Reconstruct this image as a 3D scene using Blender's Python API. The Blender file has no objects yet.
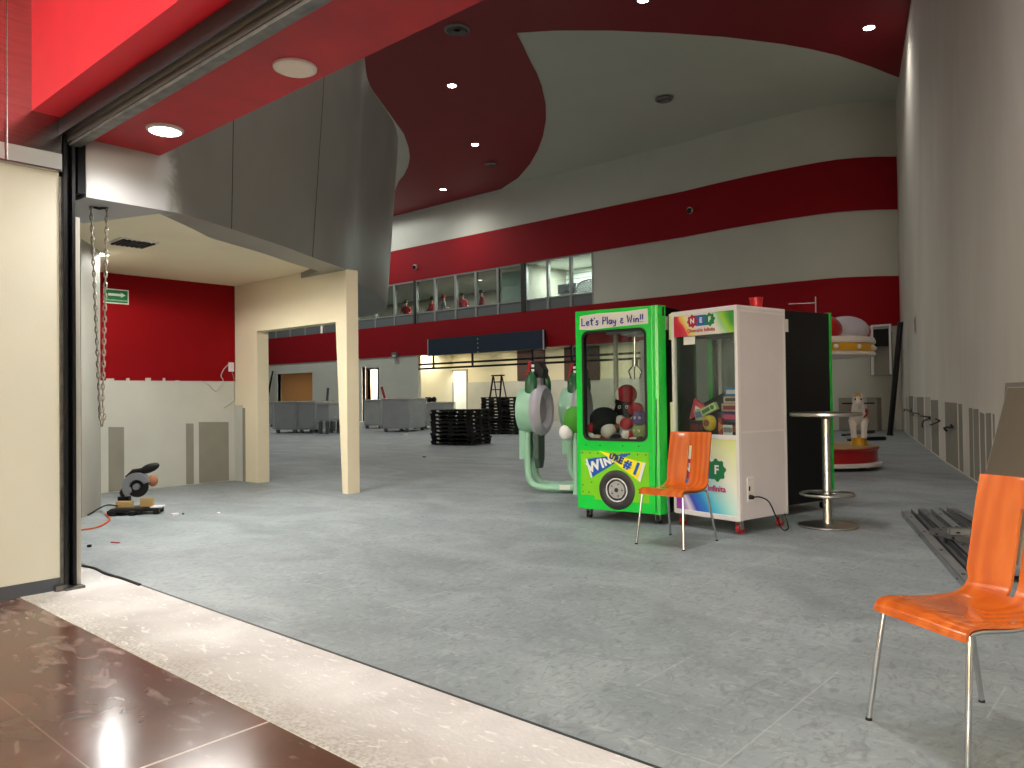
import bpy, bmesh, math, random
from mathutils import Vector, Matrix
random.seed(7)
SC = bpy.context.scene
COL = SC.collection
PI = math.pi

# ------------------------------------------------------------------ camera
# world: X along the shop opening, Y into the hall, Z up; the photographer stands at the origin
F = 769.0
H = 1.25
TH = math.radians(48.69)
CT, ST = math.cos(TH), math.sin(TH)
PITCH = math.atan(0.0154)
ROLL = 0.0125
fwd0 = Vector((-CT, ST, 0)); rgt0 = Vector((ST, CT, 0)); up0 = Vector((0, 0, 1))
fwd = fwd0 * math.cos(PITCH) + up0 * math.sin(PITCH)
upp = up0 * math.cos(PITCH) - fwd0 * math.sin(PITCH)
rgt = rgt0 * math.cos(ROLL) - upp * math.sin(ROLL)
upc = upp * math.cos(ROLL) + rgt0 * math.sin(ROLL)
CAM = Vector((0, 0, H))
fwd_cam, rgt_cam, up_cam = fwd, rgt, upc

def ray(px, py):
    return fwd_cam * F + rgt_cam * (px - 512) - up_cam * (py - 384)
def at_h(px, py, h=0.0):                  # point on a level plane
    d = ray(px, py); t = (h - H) / d.z
    return CAM + d * t
def at_y(px, py, y):                      # point on a wall parallel to the opening
    d = ray(px, py); return CAM + d * (y / d.y)
def at_x(px, py, x):
    d = ray(px, py); return CAM + d * (x / d.x)
def at_plane(px, py, p, n):
    d = ray(px, py); return CAM + d * ((Vector(p) - CAM).dot(n) / d.dot(n))
def W(x, z):                              # plan: metres right of / in front of the photographer
    return Vector((x * ST - z * CT, x * CT + z * ST, 0))

# ------------------------------------------------------------------ materials
def lin(c):
    return tuple(((v / 12.92) if v <= 0.04045 else ((v + 0.055) / 1.055) ** 2.4) for v in [k / 255 for k in c]) + (1.0,)

def nmat(name, rgb, rough=0.5, metal=0.0, spec=0.5, var=0.0, scale=6.0, bump=0.0, bscale=40.0, trans=0.0, coat=0.0, alpha=1.0):
    m = bpy.data.materials.new(name); m.use_nodes = True
    nt = m.node_tree; b = nt.nodes['Principled BSDF']
    b.inputs['Base Color'].default_value = lin(rgb)
    b.inputs['Roughness'].default_value = rough
    b.inputs['Metallic'].default_value = metal
    b.inputs['Specular IOR Level'].default_value = spec
    b.inputs['Transmission Weight'].default_value = trans
    b.inputs['Coat Weight'].default_value = coat
    b.inputs['Alpha'].default_value = alpha
    if var or bump:
        tc = nt.nodes.new('ShaderNodeTexCoord')
        no = nt.nodes.new('ShaderNodeTexNoise'); no.inputs['Scale'].default_value = scale; no.inputs['Detail'].default_value = 5
        nt.links.new(tc.outputs['Object'], no.inputs['Vector'])
        if var:
            r = nt.nodes.new('ShaderNodeValToRGB')
            c = lin(rgb)
            r.color_ramp.elements[0].position = 0.3; r.color_ramp.elements[1].position = 0.7
            r.color_ramp.elements[0].color = tuple(v * (1 - var) for v in c[:3]) + (1,)
            r.color_ramp.elements[1].color = tuple(min(1, v * (1 + var)) for v in c[:3]) + (1,)
            nt.links.new(no.outputs['Fac'], r.inputs['Fac']); nt.links.new(r.outputs['Color'], b.inputs['Base Color'])
        if bump:
            n2 = nt.nodes.new('ShaderNodeTexNoise'); n2.inputs['Scale'].default_value = bscale; n2.inputs['Detail'].default_value = 3
            nt.links.new(tc.outputs['Object'], n2.inputs['Vector'])
            bp = nt.nodes.new('ShaderNodeBump'); bp.inputs['Strength'].default_value = bump; bp.inputs['Distance'].default_value = 0.01
            nt.links.new(n2.outputs['Fac'], bp.inputs['Height']); nt.links.new(bp.outputs['Normal'], b.inputs['Normal'])
    return m

def emat(name, rgb, strength):
    m = bpy.data.materials.new(name); m.use_nodes = True
    b = m.node_tree.nodes['Principled BSDF']
    b.inputs['Base Color'].default_value = lin(rgb)
    b.inputs['Emission Color'].default_value = lin(rgb); b.inputs['Emission Strength'].default_value = strength
    return m

def glass(name, tint=(255, 255, 255), clear=0.9, rough=0.03):
    m = bpy.data.materials.new(name); m.use_nodes = True
    nt = m.node_tree; nt.nodes.remove(nt.nodes['Principled BSDF'])
    out = nt.nodes['Material Output']
    t = nt.nodes.new('ShaderNodeBsdfTransparent'); t.inputs['Color'].default_value = lin(tint)
    g = nt.nodes.new('ShaderNodeBsdfGlossy'); g.inputs['Roughness'].default_value = rough
    mx = nt.nodes.new('ShaderNodeMixShader'); mx.inputs['Fac'].default_value = 1 - clear
    nt.links.new(t.outputs[0], mx.inputs[1]); nt.links.new(g.outputs[0], mx.inputs[2]); nt.links.new(mx.outputs[0], out.inputs['Surface'])
    return m

def ramp(nt, stops, interp='LINEAR'):
    r = nt.nodes.new('ShaderNodeValToRGB'); cr = r.color_ramp; cr.interpolation = interp
    while len(cr.elements) < len(stops): cr.elements.new(0.5)
    for e, (p, c) in zip(cr.elements, stops):
        e.position = p; e.color = lin(c) if len(c) == 3 else c
    return r

def mixc(nt, fac, a, b, mode='MIX'):
    n = nt.nodes.new('ShaderNodeMix'); n.data_type = 'RGBA'; n.blend_type = mode
    if isinstance(fac, (int, float)): n.inputs[0].default_value = fac
    else: nt.links.new(fac, n.inputs[0])
    for k, v in ((6, a), (7, b)):
        if isinstance(v, tuple): n.inputs[k].default_value = v
        else: nt.links.new(v, n.inputs[k])
    return n.outputs[2]

def mathn(nt, op, a, b=None):
    n = nt.nodes.new('ShaderNodeMath'); n.operation = op
    for k, v in enumerate((a, b)):
        if v is None: continue
        if isinstance(v, (int, float)): n.inputs[k].default_value = v
        else: nt.links.new(v, n.inputs[k])
    return n.outputs[0]

def noise(nt, vec, scale, detail=4, dist=0.0, rough=0.5):
    n = nt.nodes.new('ShaderNodeTexNoise'); n.inputs['Scale'].default_value = scale; n.inputs['Detail'].default_value = detail
    n.inputs['Distortion'].default_value = dist; n.inputs['Roughness'].default_value = rough
    nt.links.new(vec, n.inputs['Vector']); return n.outputs['Fac']

def mapping(nt, vec, scale=(1, 1, 1), rot=(0, 0, 0), loc=(0, 0, 0)):
    n = nt.nodes.new('ShaderNodeMapping'); n.inputs['Scale'].default_value = scale; n.inputs['Rotation'].default_value = rot
    n.inputs['Location'].default_value = loc
    nt.links.new(vec, n.inputs['Vector']); return n.outputs[0]

def base(name, rough=0.5, metal=0.0):
    m = bpy.data.materials.new(name); m.use_nodes = True
    nt = m.node_tree; b = nt.nodes['Principled BSDF']
    b.inputs['Roughness'].default_value = rough; b.inputs['Metallic'].default_value = metal
    tc = nt.nodes.new('ShaderNodeTexCoord')
    return m, nt, b, tc.outputs['Object']

def mat_floor():
    m, nt, b, v = base('grey_vinyl_floor', 0.6)
    f1 = noise(nt, mapping(nt, v, (1, 1.6, 1)), 0.9, 6, 1.2)
    c = ramp(nt, [(0.3, (116, 124, 126)), (0.5, (132, 140, 142)), (0.72, (148, 156, 157))]); nt.links.new(f1, c.inputs['Fac'])
    col = c.outputs['Color']
    f2 = noise(nt, mapping(nt, v, (1, 2.2, 1), (0, 0, 0.5)), 6.5, 7, 2.6, 0.6)
    k = ramp(nt, [(0.50, (0, 0, 0)), (0.70, (150, 150, 150))]); nt.links.new(f2, k.inputs['Fac'])
    col = mixc(nt, k.outputs['Color'], col, lin((192, 197, 195)))
    f3 = noise(nt, mapping(nt, v, (1, 3.5, 1), (0, 0, -0.35)), 3.2, 8, 3.0, 0.65)
    k3 = ramp(nt, [(0.66, (0, 0, 0)), (0.74, (120, 120, 120))]); nt.links.new(f3, k3.inputs['Fac'])
    col = mixc(nt, k3.outputs['Color'], col, lin((205, 207, 203)))
    f4 = noise(nt, mapping(nt, v, (2.0, 1, 1), (0, 0, 0.2)), 7.5, 6, 2.4, 0.6)
    k4 = ramp(nt, [(0.32, (190, 190, 190)), (0.5, (0, 0, 0))]); nt.links.new(f4, k4.inputs['Fac'])
    col = mixc(nt, k4.outputs['Color'], col, lin((92, 98, 100)))
    # faint plank joints
    br = nt.nodes.new('ShaderNodeTexBrick'); br.offset = 0.5
    br.inputs['Color1'].default_value = (0, 0, 0, 1); br.inputs['Color2'].default_value = (0, 0, 0, 1); br.inputs['Mortar'].default_value = (1, 1, 1, 1)
    br.inputs['Scale'].default_value = 1.0; br.inputs['Mortar Size'].default_value = 0.004; br.inputs['Brick Width'].default_value = 1.2; br.inputs['Row Height'].default_value = 0.6
    nt.links.new(mapping(nt, v, (1, 1, 1), (0, 0, PI / 2)), br.inputs['Vector'])
    brk = noise(nt, v, 1.1, 2)
    jk = mathn(nt, 'MULTIPLY', br.outputs['Color'], mathn(nt, 'GREATER_THAN', brk, 0.53))
    col = mixc(nt, mathn(nt, 'MULTIPLY', jk, 0.25), col, lin((190, 193, 190)))
    nt.links.new(col, b.inputs['Base Color'])
    rr = ramp(nt, [(0.3, (176, 176, 176)), (0.7, (206, 206, 206))]); nt.links.new(f2, rr.inputs['Fac']); nt.links.new(rr.outputs['Color'], b.inputs['Roughness'])
    return m

def mat_threshold():
    m, nt, b, v = base('dusty_stone_threshold', 0.8)
    f1 = noise(nt, v, 2.2, 6, 0.6)
    c = ramp(nt, [(0.3, (180, 174, 171)), (0.5, (196, 192, 189)), (0.7, (208, 206, 203))]); nt.links.new(f1, c.inputs['Fac'])
    sp = noise(nt, v, 120, 2); k = ramp(nt, [(0.36, (70, 70, 70)), (0.46, (0, 0, 0))]); nt.links.new(sp, k.inputs['Fac'])
    col = mixc(nt, k.outputs['Color'], c.outputs['Color'], lin((150, 138, 130)))
    sx = nt.nodes.new('ShaderNodeSeparateXYZ'); nt.links.new(v, sx.inputs[0])
    eg = nt.nodes.new('ShaderNodeMapRange'); eg.inputs['From Min'].default_value = 1.82; eg.inputs['From Max'].default_value = 1.66; nt.links.new(sx.outputs['Y'], eg.inputs['Value'])
    gr = noise(nt, v, 60, 4); kg = ramp(nt, [(0.45, (0, 0, 0)), (0.6, (200, 200, 200))]); nt.links.new(gr, kg.inputs['Fac'])
    col = mixc(nt, mathn(nt, 'MULTIPLY', kg.outputs['Color'], eg.outputs[0]), col, lin((150, 142, 122)))
    ch = noise(nt, mapping(nt, v, (1, 3, 1)), 7, 6, 2.0); k2 = ramp(nt, [(0.6, (0, 0, 0)), (0.68, (190, 190, 190))]); nt.links.new(ch, k2.inputs['Fac'])
    col = mixc(nt, k2.outputs['Color'], col, lin((240, 238, 232)))
    nt.links.new(col, b.inputs['Base Color'])
    bp = nt.nodes.new('ShaderNodeBump'); bp.inputs['Strength'].default_value = 0.35; bp.inputs['Distance'].default_value = 0.01
    nt.links.new(noise(nt, v, 45, 5), bp.inputs['Height']); nt.links.new(bp.outputs['Normal'], b.inputs['Normal'])
    return m

def mat_brown_tile():
    m, nt, b, v = base('polished_brown_tile', 0.16); b.inputs['Specular IOR Level'].default_value = 0.33
    f1 = noise(nt, v, 1.6, 6, 0.8)
    c = ramp(nt, [(0.3, (80, 54, 44)), (0.55, (96, 65, 53)), (0.75, (110, 78, 64))]); nt.links.new(f1, c.inputs['Fac'])
    # chalky dust, thickest beside the threshold
    sx = nt.nodes.new('ShaderNodeSeparateXYZ'); nt.links.new(v, sx.inputs[0])
    d = noise(nt, mapping(nt, v, (1.2, 2.6, 1), (0, 0, 0.2)), 3.0, 7, 2.0)
    mr = nt.nodes.new('ShaderNodeMapRange'); mr.inputs['From Min'].default_value = 1.0; mr.inputs['From Max'].default_value = 1.65
    nt.links.new(sx.outputs['Y'], mr.inputs['Value'])
    lx = nt.nodes.new('ShaderNodeMapRange'); lx.inputs['From Min'].default_value = -2.6; lx.inputs['From Max'].default_value = -5.2
    nt.links.new(sx.outputs['X'], lx.inputs['Value'])
    k = mathn(nt, 'ADD', mathn(nt, 'ADD', d, mathn(nt, 'MULTIPLY', mr.outputs[0], 0.05)), mathn(nt, 'MULTIPLY', mathn(nt, 'MULTIPLY', lx.outputs[0], mr.outputs[0]), 0.22))
    kr = ramp(nt, [(0.64, (0, 0, 0)), (0.82, (130, 130, 130))]); nt.links.new(k, kr.inputs['Fac'])
    col = mixc(nt, kr.outputs['Color'], c.outputs['Color'], lin((200, 180, 170)))
    jx = mathn(nt, 'LESS_THAN', mathn(nt, 'ABSOLUTE', mathn(nt, 'ADD', sx.outputs['X'], GROUT_X)), 0.006)
    jy = mathn(nt, 'LESS_THAN', mathn(nt, 'ABSOLUTE', mathn(nt, 'ADD', sx.outputs['Y'], -1.02)), 0.003)
    col = mixc(nt, mathn(nt, 'MULTIPLY', jy, 0.35), col, lin((150, 120, 100)))
    col = mixc(nt, mathn(nt, 'MULTIPLY', jx, 0.8), col, lin((206, 188, 172)))
    nt.links.new(col, b.inputs['Base Color'])
    rr = ramp(nt, [(0.5, (114, 114, 114)), (0.8, (128, 128, 128))]); nt.links.new(k, rr.inputs['Fac']); nt.links.new(rr.outputs['Color'], b.inputs['Roughness'])
    return m

def mat_plywood():
    m, nt, b, v = base('orange_varnished_plywood', 0.18)
    w = nt.nodes.new('ShaderNodeTexWave'); w.wave_type = 'RINGS'; w.rings_direction = 'SPHERICAL'
    w.inputs['Scale'].default_value = 3.2; w.inputs['Distortion'].default_value = 4.0; w.inputs['Detail'].default_value = 3; w.inputs['Detail Scale'].default_value = 1.6
    nt.links.new(mapping(nt, v, (0.5, 2.2, 0.5), (0, 0, 0), (0.25, 0.12, -.32)), w.inputs['Vector'])
    big = noise(nt, mapping(nt, v, (2, 7, 2)), 1.5, 3)
    c0 = mixc(nt, 0.62, w.outputs['Color'], big)
    c = ramp(nt, [(0.1, (168, 74, 22)), (0.5, (192, 92, 30)), (0.9, (206, 110, 42))]); nt.links.new(c0, c.inputs['Fac'])
    fine = noise(nt, mapping(nt, v, (4, 70, 4)), 2.0, 4)
    k = ramp(nt, [(0.35, (150, 150, 150)), (0.6, (0, 0, 0))]); nt.links.new(fine, k.inputs['Fac'])
    col = mixc(nt, mathn(nt, 'MULTIPLY', k.outputs['Color'], 0.3), c.outputs['Color'], lin((168, 74, 20)))
    nt.links.new(col, b.inputs['Base Color'])
    b.inputs['Coat Weight'].default_value = 0.35; b.inputs['Coat Roughness'].default_value = 0.08
    return m

def mat_wall_right():
    m, nt, b, v = base('skimmed_plaster_wall', 0.75)
    f1 = noise(nt, mapping(nt, v, (1, 1, 0.35)), 0.7, 5, 0.6)
    c = ramp(nt, [(0.3, (208, 202, 190)), (0.7, (222, 216, 204))]); nt.links.new(f1, c.inputs['Fac'])
    f2 = noise(nt, mapping(nt, v, (3, 3, 0.12)), 2.0, 3); k = ramp(nt, [(0.52, (0, 0, 0)), (0.75, (60, 60, 60))]); nt.links.new(f2, k.inputs['Fac'])
    col = mixc(nt, k.outputs['Color'], c.outputs['Color'], lin((165, 159, 150)))
    nt.links.new(col, b.inputs['Base Color'])
    return m

def mat_steel_brushed(name, rgb, rough):
    m, nt, b, v = base(name, rough, 1.0)
    f = noise(nt, mapping(nt, v, (1, 1, 40)), 3, 3)
    c = ramp(nt, [(0.3, tuple(int(k * 0.88) for k in rgb)), (0.7, rgb)]); nt.links.new(f, c.inputs['Fac']); nt.links.new(c.outputs['Color'], b.inputs['Base Color'])
    return m

def mat_fascia():
    m, nt, b, v = base('grey_metallic_cladding', 0.42, 0.0)
    f = noise(nt, v, 1.3, 4); c = ramp(nt, [(0.3, (128, 126, 119)), (0.7, (138, 136, 128))]); nt.links.new(f, c.inputs['Fac'])
    # whitish sanding dust smeared on the first panel
    sx = nt.nodes.new('ShaderNodeSeparateXYZ'); nt.links.new(v, sx.inputs[0])
    n = noise(nt, mapping(nt, v, (1, 1, 0.7)), 3.6, 7, 1.4)
    mr = nt.nodes.new('ShaderNodeMapRange'); mr.inputs['From Min'].default_value = 2.85; mr.inputs['From Max'].default_value = 2.35
    nt.links.new(sx.outputs['Y'], mr.inputs['Value'])
    k = mathn(nt, 'ADD', mathn(nt, 'MULTIPLY', n, 0.9), mr.outputs[0])
    kr = ramp(nt, [(0.78, (0, 0, 0)), (0.98, (215, 215, 215))]); nt.links.new(k, kr.inputs['Fac'])
    lp = nt.nodes.new('ShaderNodeMapRange'); lp.inputs['From Min'].default_value = 3.25; lp.inputs['From Max'].default_value = 3.0
    nt.links.new(sx.outputs['Z'], lp.inputs['Value'])
    col = mixc(nt, mathn(nt, 'MULTIPLY', kr.outputs['Color'], lp.outputs[0]), c.outputs['Color'], lin((196, 198, 200)))
    nt.links.new(col, b.inputs['Base Color'])
    b.inputs['Metallic'].default_value = 0.3
    return m

def mat_print(kind):
    # printed swirl artwork on the white cabinet; local X across, Z up
    m, nt, b, v = base('printed_swirl_' + kind, 0.35)
    sx = nt.nodes.new('ShaderNodeSeparateXYZ'); nt.links.new(v, sx.inputs[0])
    if kind == 'header':
        d = mathn(nt, 'MULTIPLY', noise(nt, v, 3.0, 2), 0.5)
        a = mathn(nt, 'ADD', mathn(nt, 'MULTIPLY', sx.outputs['X'], 1.35), mathn(nt, 'MULTIPLY', mathn(nt, 'SUBTRACT', sx.outputs['Z'], 1.9), 0.9))
        a = mathn(nt, 'ADD', mathn(nt, 'ADD', a, 0.24), d)
        r = ramp(nt, [(0.02, (196, 30, 60)), (0.14, (216, 60, 80)), (0.18, (235, 170, 90)), (0.28, (232, 214, 130)), (0.36, (226, 220, 214)), (0.62, (226, 226, 220)), (0.74, (150, 205, 140)), (0.84, (150, 200, 50)), (0.98, (60, 150, 60))])
        nt.links.new(a, r.inputs['Fac']); col = r.outputs['Color']
    else:
        # arcs of colour fanning from the lower left corner
        dx = mathn(nt, 'ADD', sx.outputs['X'], 0.62); dz = mathn(nt, 'SUBTRACT', sx.outputs['Z'], 0.62)
        ang = mathn(nt, 'ARCTAN2', dz, dx)
        rad = mathn(nt, 'SQRT', mathn(nt, 'ADD', mathn(nt, 'MULTIPLY', dx, dx), mathn(nt, 'MULTIPLY', dz, dz)))
        t = mathn(nt, 'ADD', mathn(nt, 'MULTIPLY', ang, 0.45), mathn(nt, 'MULTIPLY', rad, 0.25))
        t = mathn(nt, 'ADD', t, 0.38)
        r = ramp(nt, [(0.02, (190, 40, 150)), (0.12, (150, 60, 190)), (0.18, (236, 220, 238)), (0.23, (60, 70, 190)), (0.30, (40, 130, 210)), (0.36, (90, 200, 225)), (0.44, (190, 232, 225)), (0.52, (238, 240, 226)), (0.64, (232, 238, 190)), (0.78, (205, 220, 90)), (0.95, (170, 200, 60))])
        nt.links.new(t, r.inputs['Fac']); col = r.outputs['Color']
    nt.links.new(col, b.inputs['Base Color'])
    return m

def mat_film():
    m, nt, b, v = base('wrinkled_plastic_film', 0.12)
    b.inputs['Base Color'].default_value = lin((205, 208, 208)); b.inputs['Alpha'].default_value = 0.34
    bp = nt.nodes.new('ShaderNodeBump'); bp.inputs['Strength'].default_value = 0.9; bp.inputs['Distance'].default_value = 0.05
    nt.links.new(noise(nt, mapping(nt, v, (1, 1, 2.5)), 4, 5, 2.0), bp.inputs['Height']); nt.links.new(bp.outputs['Normal'], b.inputs['Normal'])
    return m

def mat_blind():
    m = bpy.data.materials.new('pale_roller_blind'); m.use_nodes = True; nt = m.node_tree; b = nt.nodes['Principled BSDF']
    b.inputs['Base Color'].default_value = lin((190, 200, 196)); b.inputs['Roughness'].default_value = .9
    t = nt.nodes.new('ShaderNodeBsdfTranslucent'); t.inputs['Color'].default_value = lin((210, 222, 216)); mx = nt.nodes.new('ShaderNodeMixShader'); mx.inputs[0].default_value = .6
    nt.links.new(b.outputs[0], mx.inputs[1]); nt.links.new(t.outputs[0], mx.inputs[2]); nt.links.new(mx.outputs[0], nt.nodes['Material Output'].inputs['Surface']); return m
gp = at_h(265, 723)                        # where the grout line meets the threshold
GROUT_X = -gp.x
M = dict(
    floor=mat_floor(), threshold=mat_threshold(), brown=mat_brown_tile(), ply=mat_plywood(), wallr=mat_wall_right(),
    fascia=mat_fascia(), film=mat_film(),
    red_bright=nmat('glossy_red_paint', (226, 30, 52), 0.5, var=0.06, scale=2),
    red_soffit=nmat('patchy_red_soffit_paint', (176, 20, 30), 0.55, var=0.16, scale=3.5),
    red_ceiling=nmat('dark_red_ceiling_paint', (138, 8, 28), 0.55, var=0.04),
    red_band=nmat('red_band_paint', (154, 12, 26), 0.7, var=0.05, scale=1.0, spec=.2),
    red_room=nmat('red_room_wall_paint', (134, 2, 9), 0.75, spec=.15, var=0.06, scale=1.5),
    white_ceil=nmat('white_ceiling_paint', (206, 208, 194), 0.8, var=0.03, scale=0.5),
    white_wall=nmat('white_hall_wall_paint', (214, 215, 202), 0.8, var=0.04, scale=0.7),
    cream=nmat('cream_wall_paint', (236, 222, 190), 0.7, var=0.03, scale=1.5, bump=0.08, bscale=30),
    cream_pil=nmat('cream_pilaster_paint', (210, 208, 192), 0.6, var=0.03, scale=2.0, bump=0.08, bscale=60),
    putty=nmat('raw_white_plasterboard', (196, 194, 182), 0.8, var=0.05, scale=2.2),
    patch=nmat('grey_putty_patch', (140, 135, 122), 0.85, var=0.06, scale=4),
    patch_l=nmat('pale_putty_patch', (182, 177, 166), 0.85, var=0.05, scale=4),
    grey_wall=nmat('grey_painted_wall', (158, 156, 146), 0.75, var=0.05, scale=2),
    steel_red=mat_steel_brushed('brushed_steel_cladding', (190, 186, 186), 0.22),
    steel=mat_steel_brushed('brushed_stainless_steel', (196, 194, 188), 0.28),
    steel_reflect=nmat('painted_reflection_steel', (190, 196, 198), 0.35, 0.25),
    chrome=nmat('polished_chrome', (205, 205, 205), 0.12, 1.0),
    black=nmat('black_laminate', (8, 8, 9), 0.55, spec=.3),
    black_metal=nmat('black_painted_metal', (20, 20, 21), 0.4, 0.3),
    dark_metal=nmat('dark_brown_shutter_metal', (72, 64, 58), 0.38, 0.75, var=0.15, scale=8),
    bar_metal=nmat('scuffed_grey_bar', (112, 110, 106), 0.4, 0.8, var=0.3, scale=12),
    galv=nmat('galvanised_stud_steel', (150, 152, 152), 0.42, 0.7, var=0.12, scale=5),
    galv_d=nmat('dull_stud_steel', (112, 114, 115), 0.5, 0.6, var=0.15, scale=5),
    base_grey=nmat('dark_grey_baseboard', (74, 78, 86), 0.5),
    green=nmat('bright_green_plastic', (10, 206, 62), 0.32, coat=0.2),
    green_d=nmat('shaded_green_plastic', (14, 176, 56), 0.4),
    lime=nmat('lime_green_print', (120, 204, 20), 0.4, var=0.06),
    white=nmat('white_plastic', (226, 222, 222), 0.4),
    lilac=nmat('lilac_white_laminate', (216, 209, 213), 0.45, var=0.02),
    paper=nmat('white_paper', (226, 226, 220), 0.8),
    ink=nmat('blue_ink', (28, 40, 140), 0.6),
    pblue=nmat('pennant_blue', (14, 84, 176), 0.4), pyellow=nmat('pennant_yellow', (250, 232, 20), 0.4), pwhite=nmat('pennant_white', (240, 240, 236), 0.4),
    pnavy=nmat('pennant_lettering_navy', (20, 56, 110), 0.4),
    tyre=nmat('tyre_print_dark', (44, 42, 42), 0.5, var=0.1), hub=nmat('wheel_hub_silver', (176, 176, 174), 0.35, 0.4, var=0.12, scale=40),
    rubber=nmat('black_rubber', (18, 18, 18), 0.7), casterred=nmat('red_caster_wheel', (176, 40, 48), 0.45),
    logored=nmat('logo_red', (170, 24, 48), 0.4), logoblue=nmat('logo_blue', (30, 96, 170), 0.4), logogreen=nmat('logo_green', (16, 122, 72), 0.4), logomag=nmat('logo_magenta', (186, 24, 110), 0.4),
    yellow_strip=nmat('pale_yellow_strip', (216, 220, 170), 0.6),
    glass=glass('clear_cabinet_glass', (240, 244, 242), 0.95), glass_d=glass('tinted_cabinet_glass', (226, 230, 228), 0.94), glass_w=glass('office_window_glass', (190, 198, 196), 0.94),
    emit=emat('lit_lamp_diffuser', (255, 250, 240), 14), emit_hall=emat('lit_hall_downlight', (255, 248, 236), 55), emit_in=emat('lit_room_diffuser', (255, 246, 226), 9),
    off=nmat('unlit_lamp_diffuser', (226, 212, 196), 0.5), lamp_ring=nmat('white_lamp_ring', (220, 214, 206), 0.45),
    vent=nmat('grey_vent_metal', (126, 122, 120), 0.5), vent_dark=nmat('vent_shadow_gap', (30, 28, 28), 0.8),
    signgreen=nmat('exit_sign_green', (10, 122, 60), 0.5), signwhite=nmat('exit_sign_white', (228, 236, 226), 0.6),
    navy=nmat('navy_sign_board', (20, 42, 62), 0.5, var=0.06), mull=nmat('grey_window_mullion', (164, 166, 162), 0.45, 0.3), mull_d=nmat('dark_window_post', (58, 60, 60), 0.5, 0.3),
    panel=nmat('grey_window_panel', (110, 116, 116), 0.5), blind=mat_blind(),
    slat=nmat('white_slatted_wall', (224, 228, 218), 0.7), slat_gap=nmat('grey_slat_groove', (120, 126, 122), 0.8),
    cafe=nmat('dim_cafe_wall', (150, 146, 132), 0.8), cafe_d=nmat('dark_cafe_partition', (66, 66, 62), 0.8), lattice=nmat('grey_lattice', (78, 80, 78), 0.6),
    shopwall=nmat('warm_shop_wall', (232, 222, 188), 0.7), brownp=nmat('dark_brown_panel', (70, 44, 36), 0.6),
    warm=nmat('warm_ochre_wall', (176, 130, 76), 0.7), wrapgrey=nmat('grey_wrapped_unit', (186, 190, 190), 0.55, var=0.08, scale=3), pallet=nmat('black_pallet_plastic', (13, 13, 14), 0.55, var=0.15),
    mint=nmat('pale_mint_enamel', (150, 196, 168), 0.35), lilacring=nmat('lilac_grey_moulding', (170, 168, 178), 0.4), dgreen=nmat('dark_green_plastic', (18, 84, 44), 0.35), dgrey=nmat('dark_grey_green_panel', (66, 86, 76), 0.45), screen=nmat('dark_screen', (36, 40, 42), 0.2),
    rred=nmat('ride_red', (160, 12, 20), 0.3), rwhite=nmat('ride_white', (220, 214, 206), 0.35), rgold=nmat('ride_gold', (214, 160, 24), 0.35, 0.2), rdeck=nmat('ride_deck_tan', (176, 150, 110), 0.6),
    board=nmat('grey_brown_board', (132, 118, 98), 0.65, var=0.05, scale=2), board_e=nmat('pale_board_edge', (200, 190, 172), 0.7),
    sawgrey=nmat('saw_grey_casting', (132, 134, 138), 0.4, 0.5), sawwood=nmat('raw_timber', (176, 146, 92), 0.7, var=0.1, scale=14), sawcopper=nmat('brown_dust_bag', (150, 98, 66), 0.7),
    orange=nmat('orange_cord', (206, 84, 36), 0.5), skin=nmat('skin', (176, 124, 98), 0.5), hair=nmat('dark_hair', (22, 16, 14), 0.6), shirt_r=nmat('red_shirt', (176, 16, 38), 0.8), shirt_g=nmat('grey_shirt', (168, 172, 172), 0.8), trousers=nmat('dark_trousers', (26, 28, 36), 0.8),
    chain=nmat('chain_steel', (176, 170, 158), 0.35, 0.7), redcup=nmat('red_plastic_cup', (186, 10, 26), 0.35),
    print_h=mat_print('header'), print_f=mat_print('front'),
)

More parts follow.
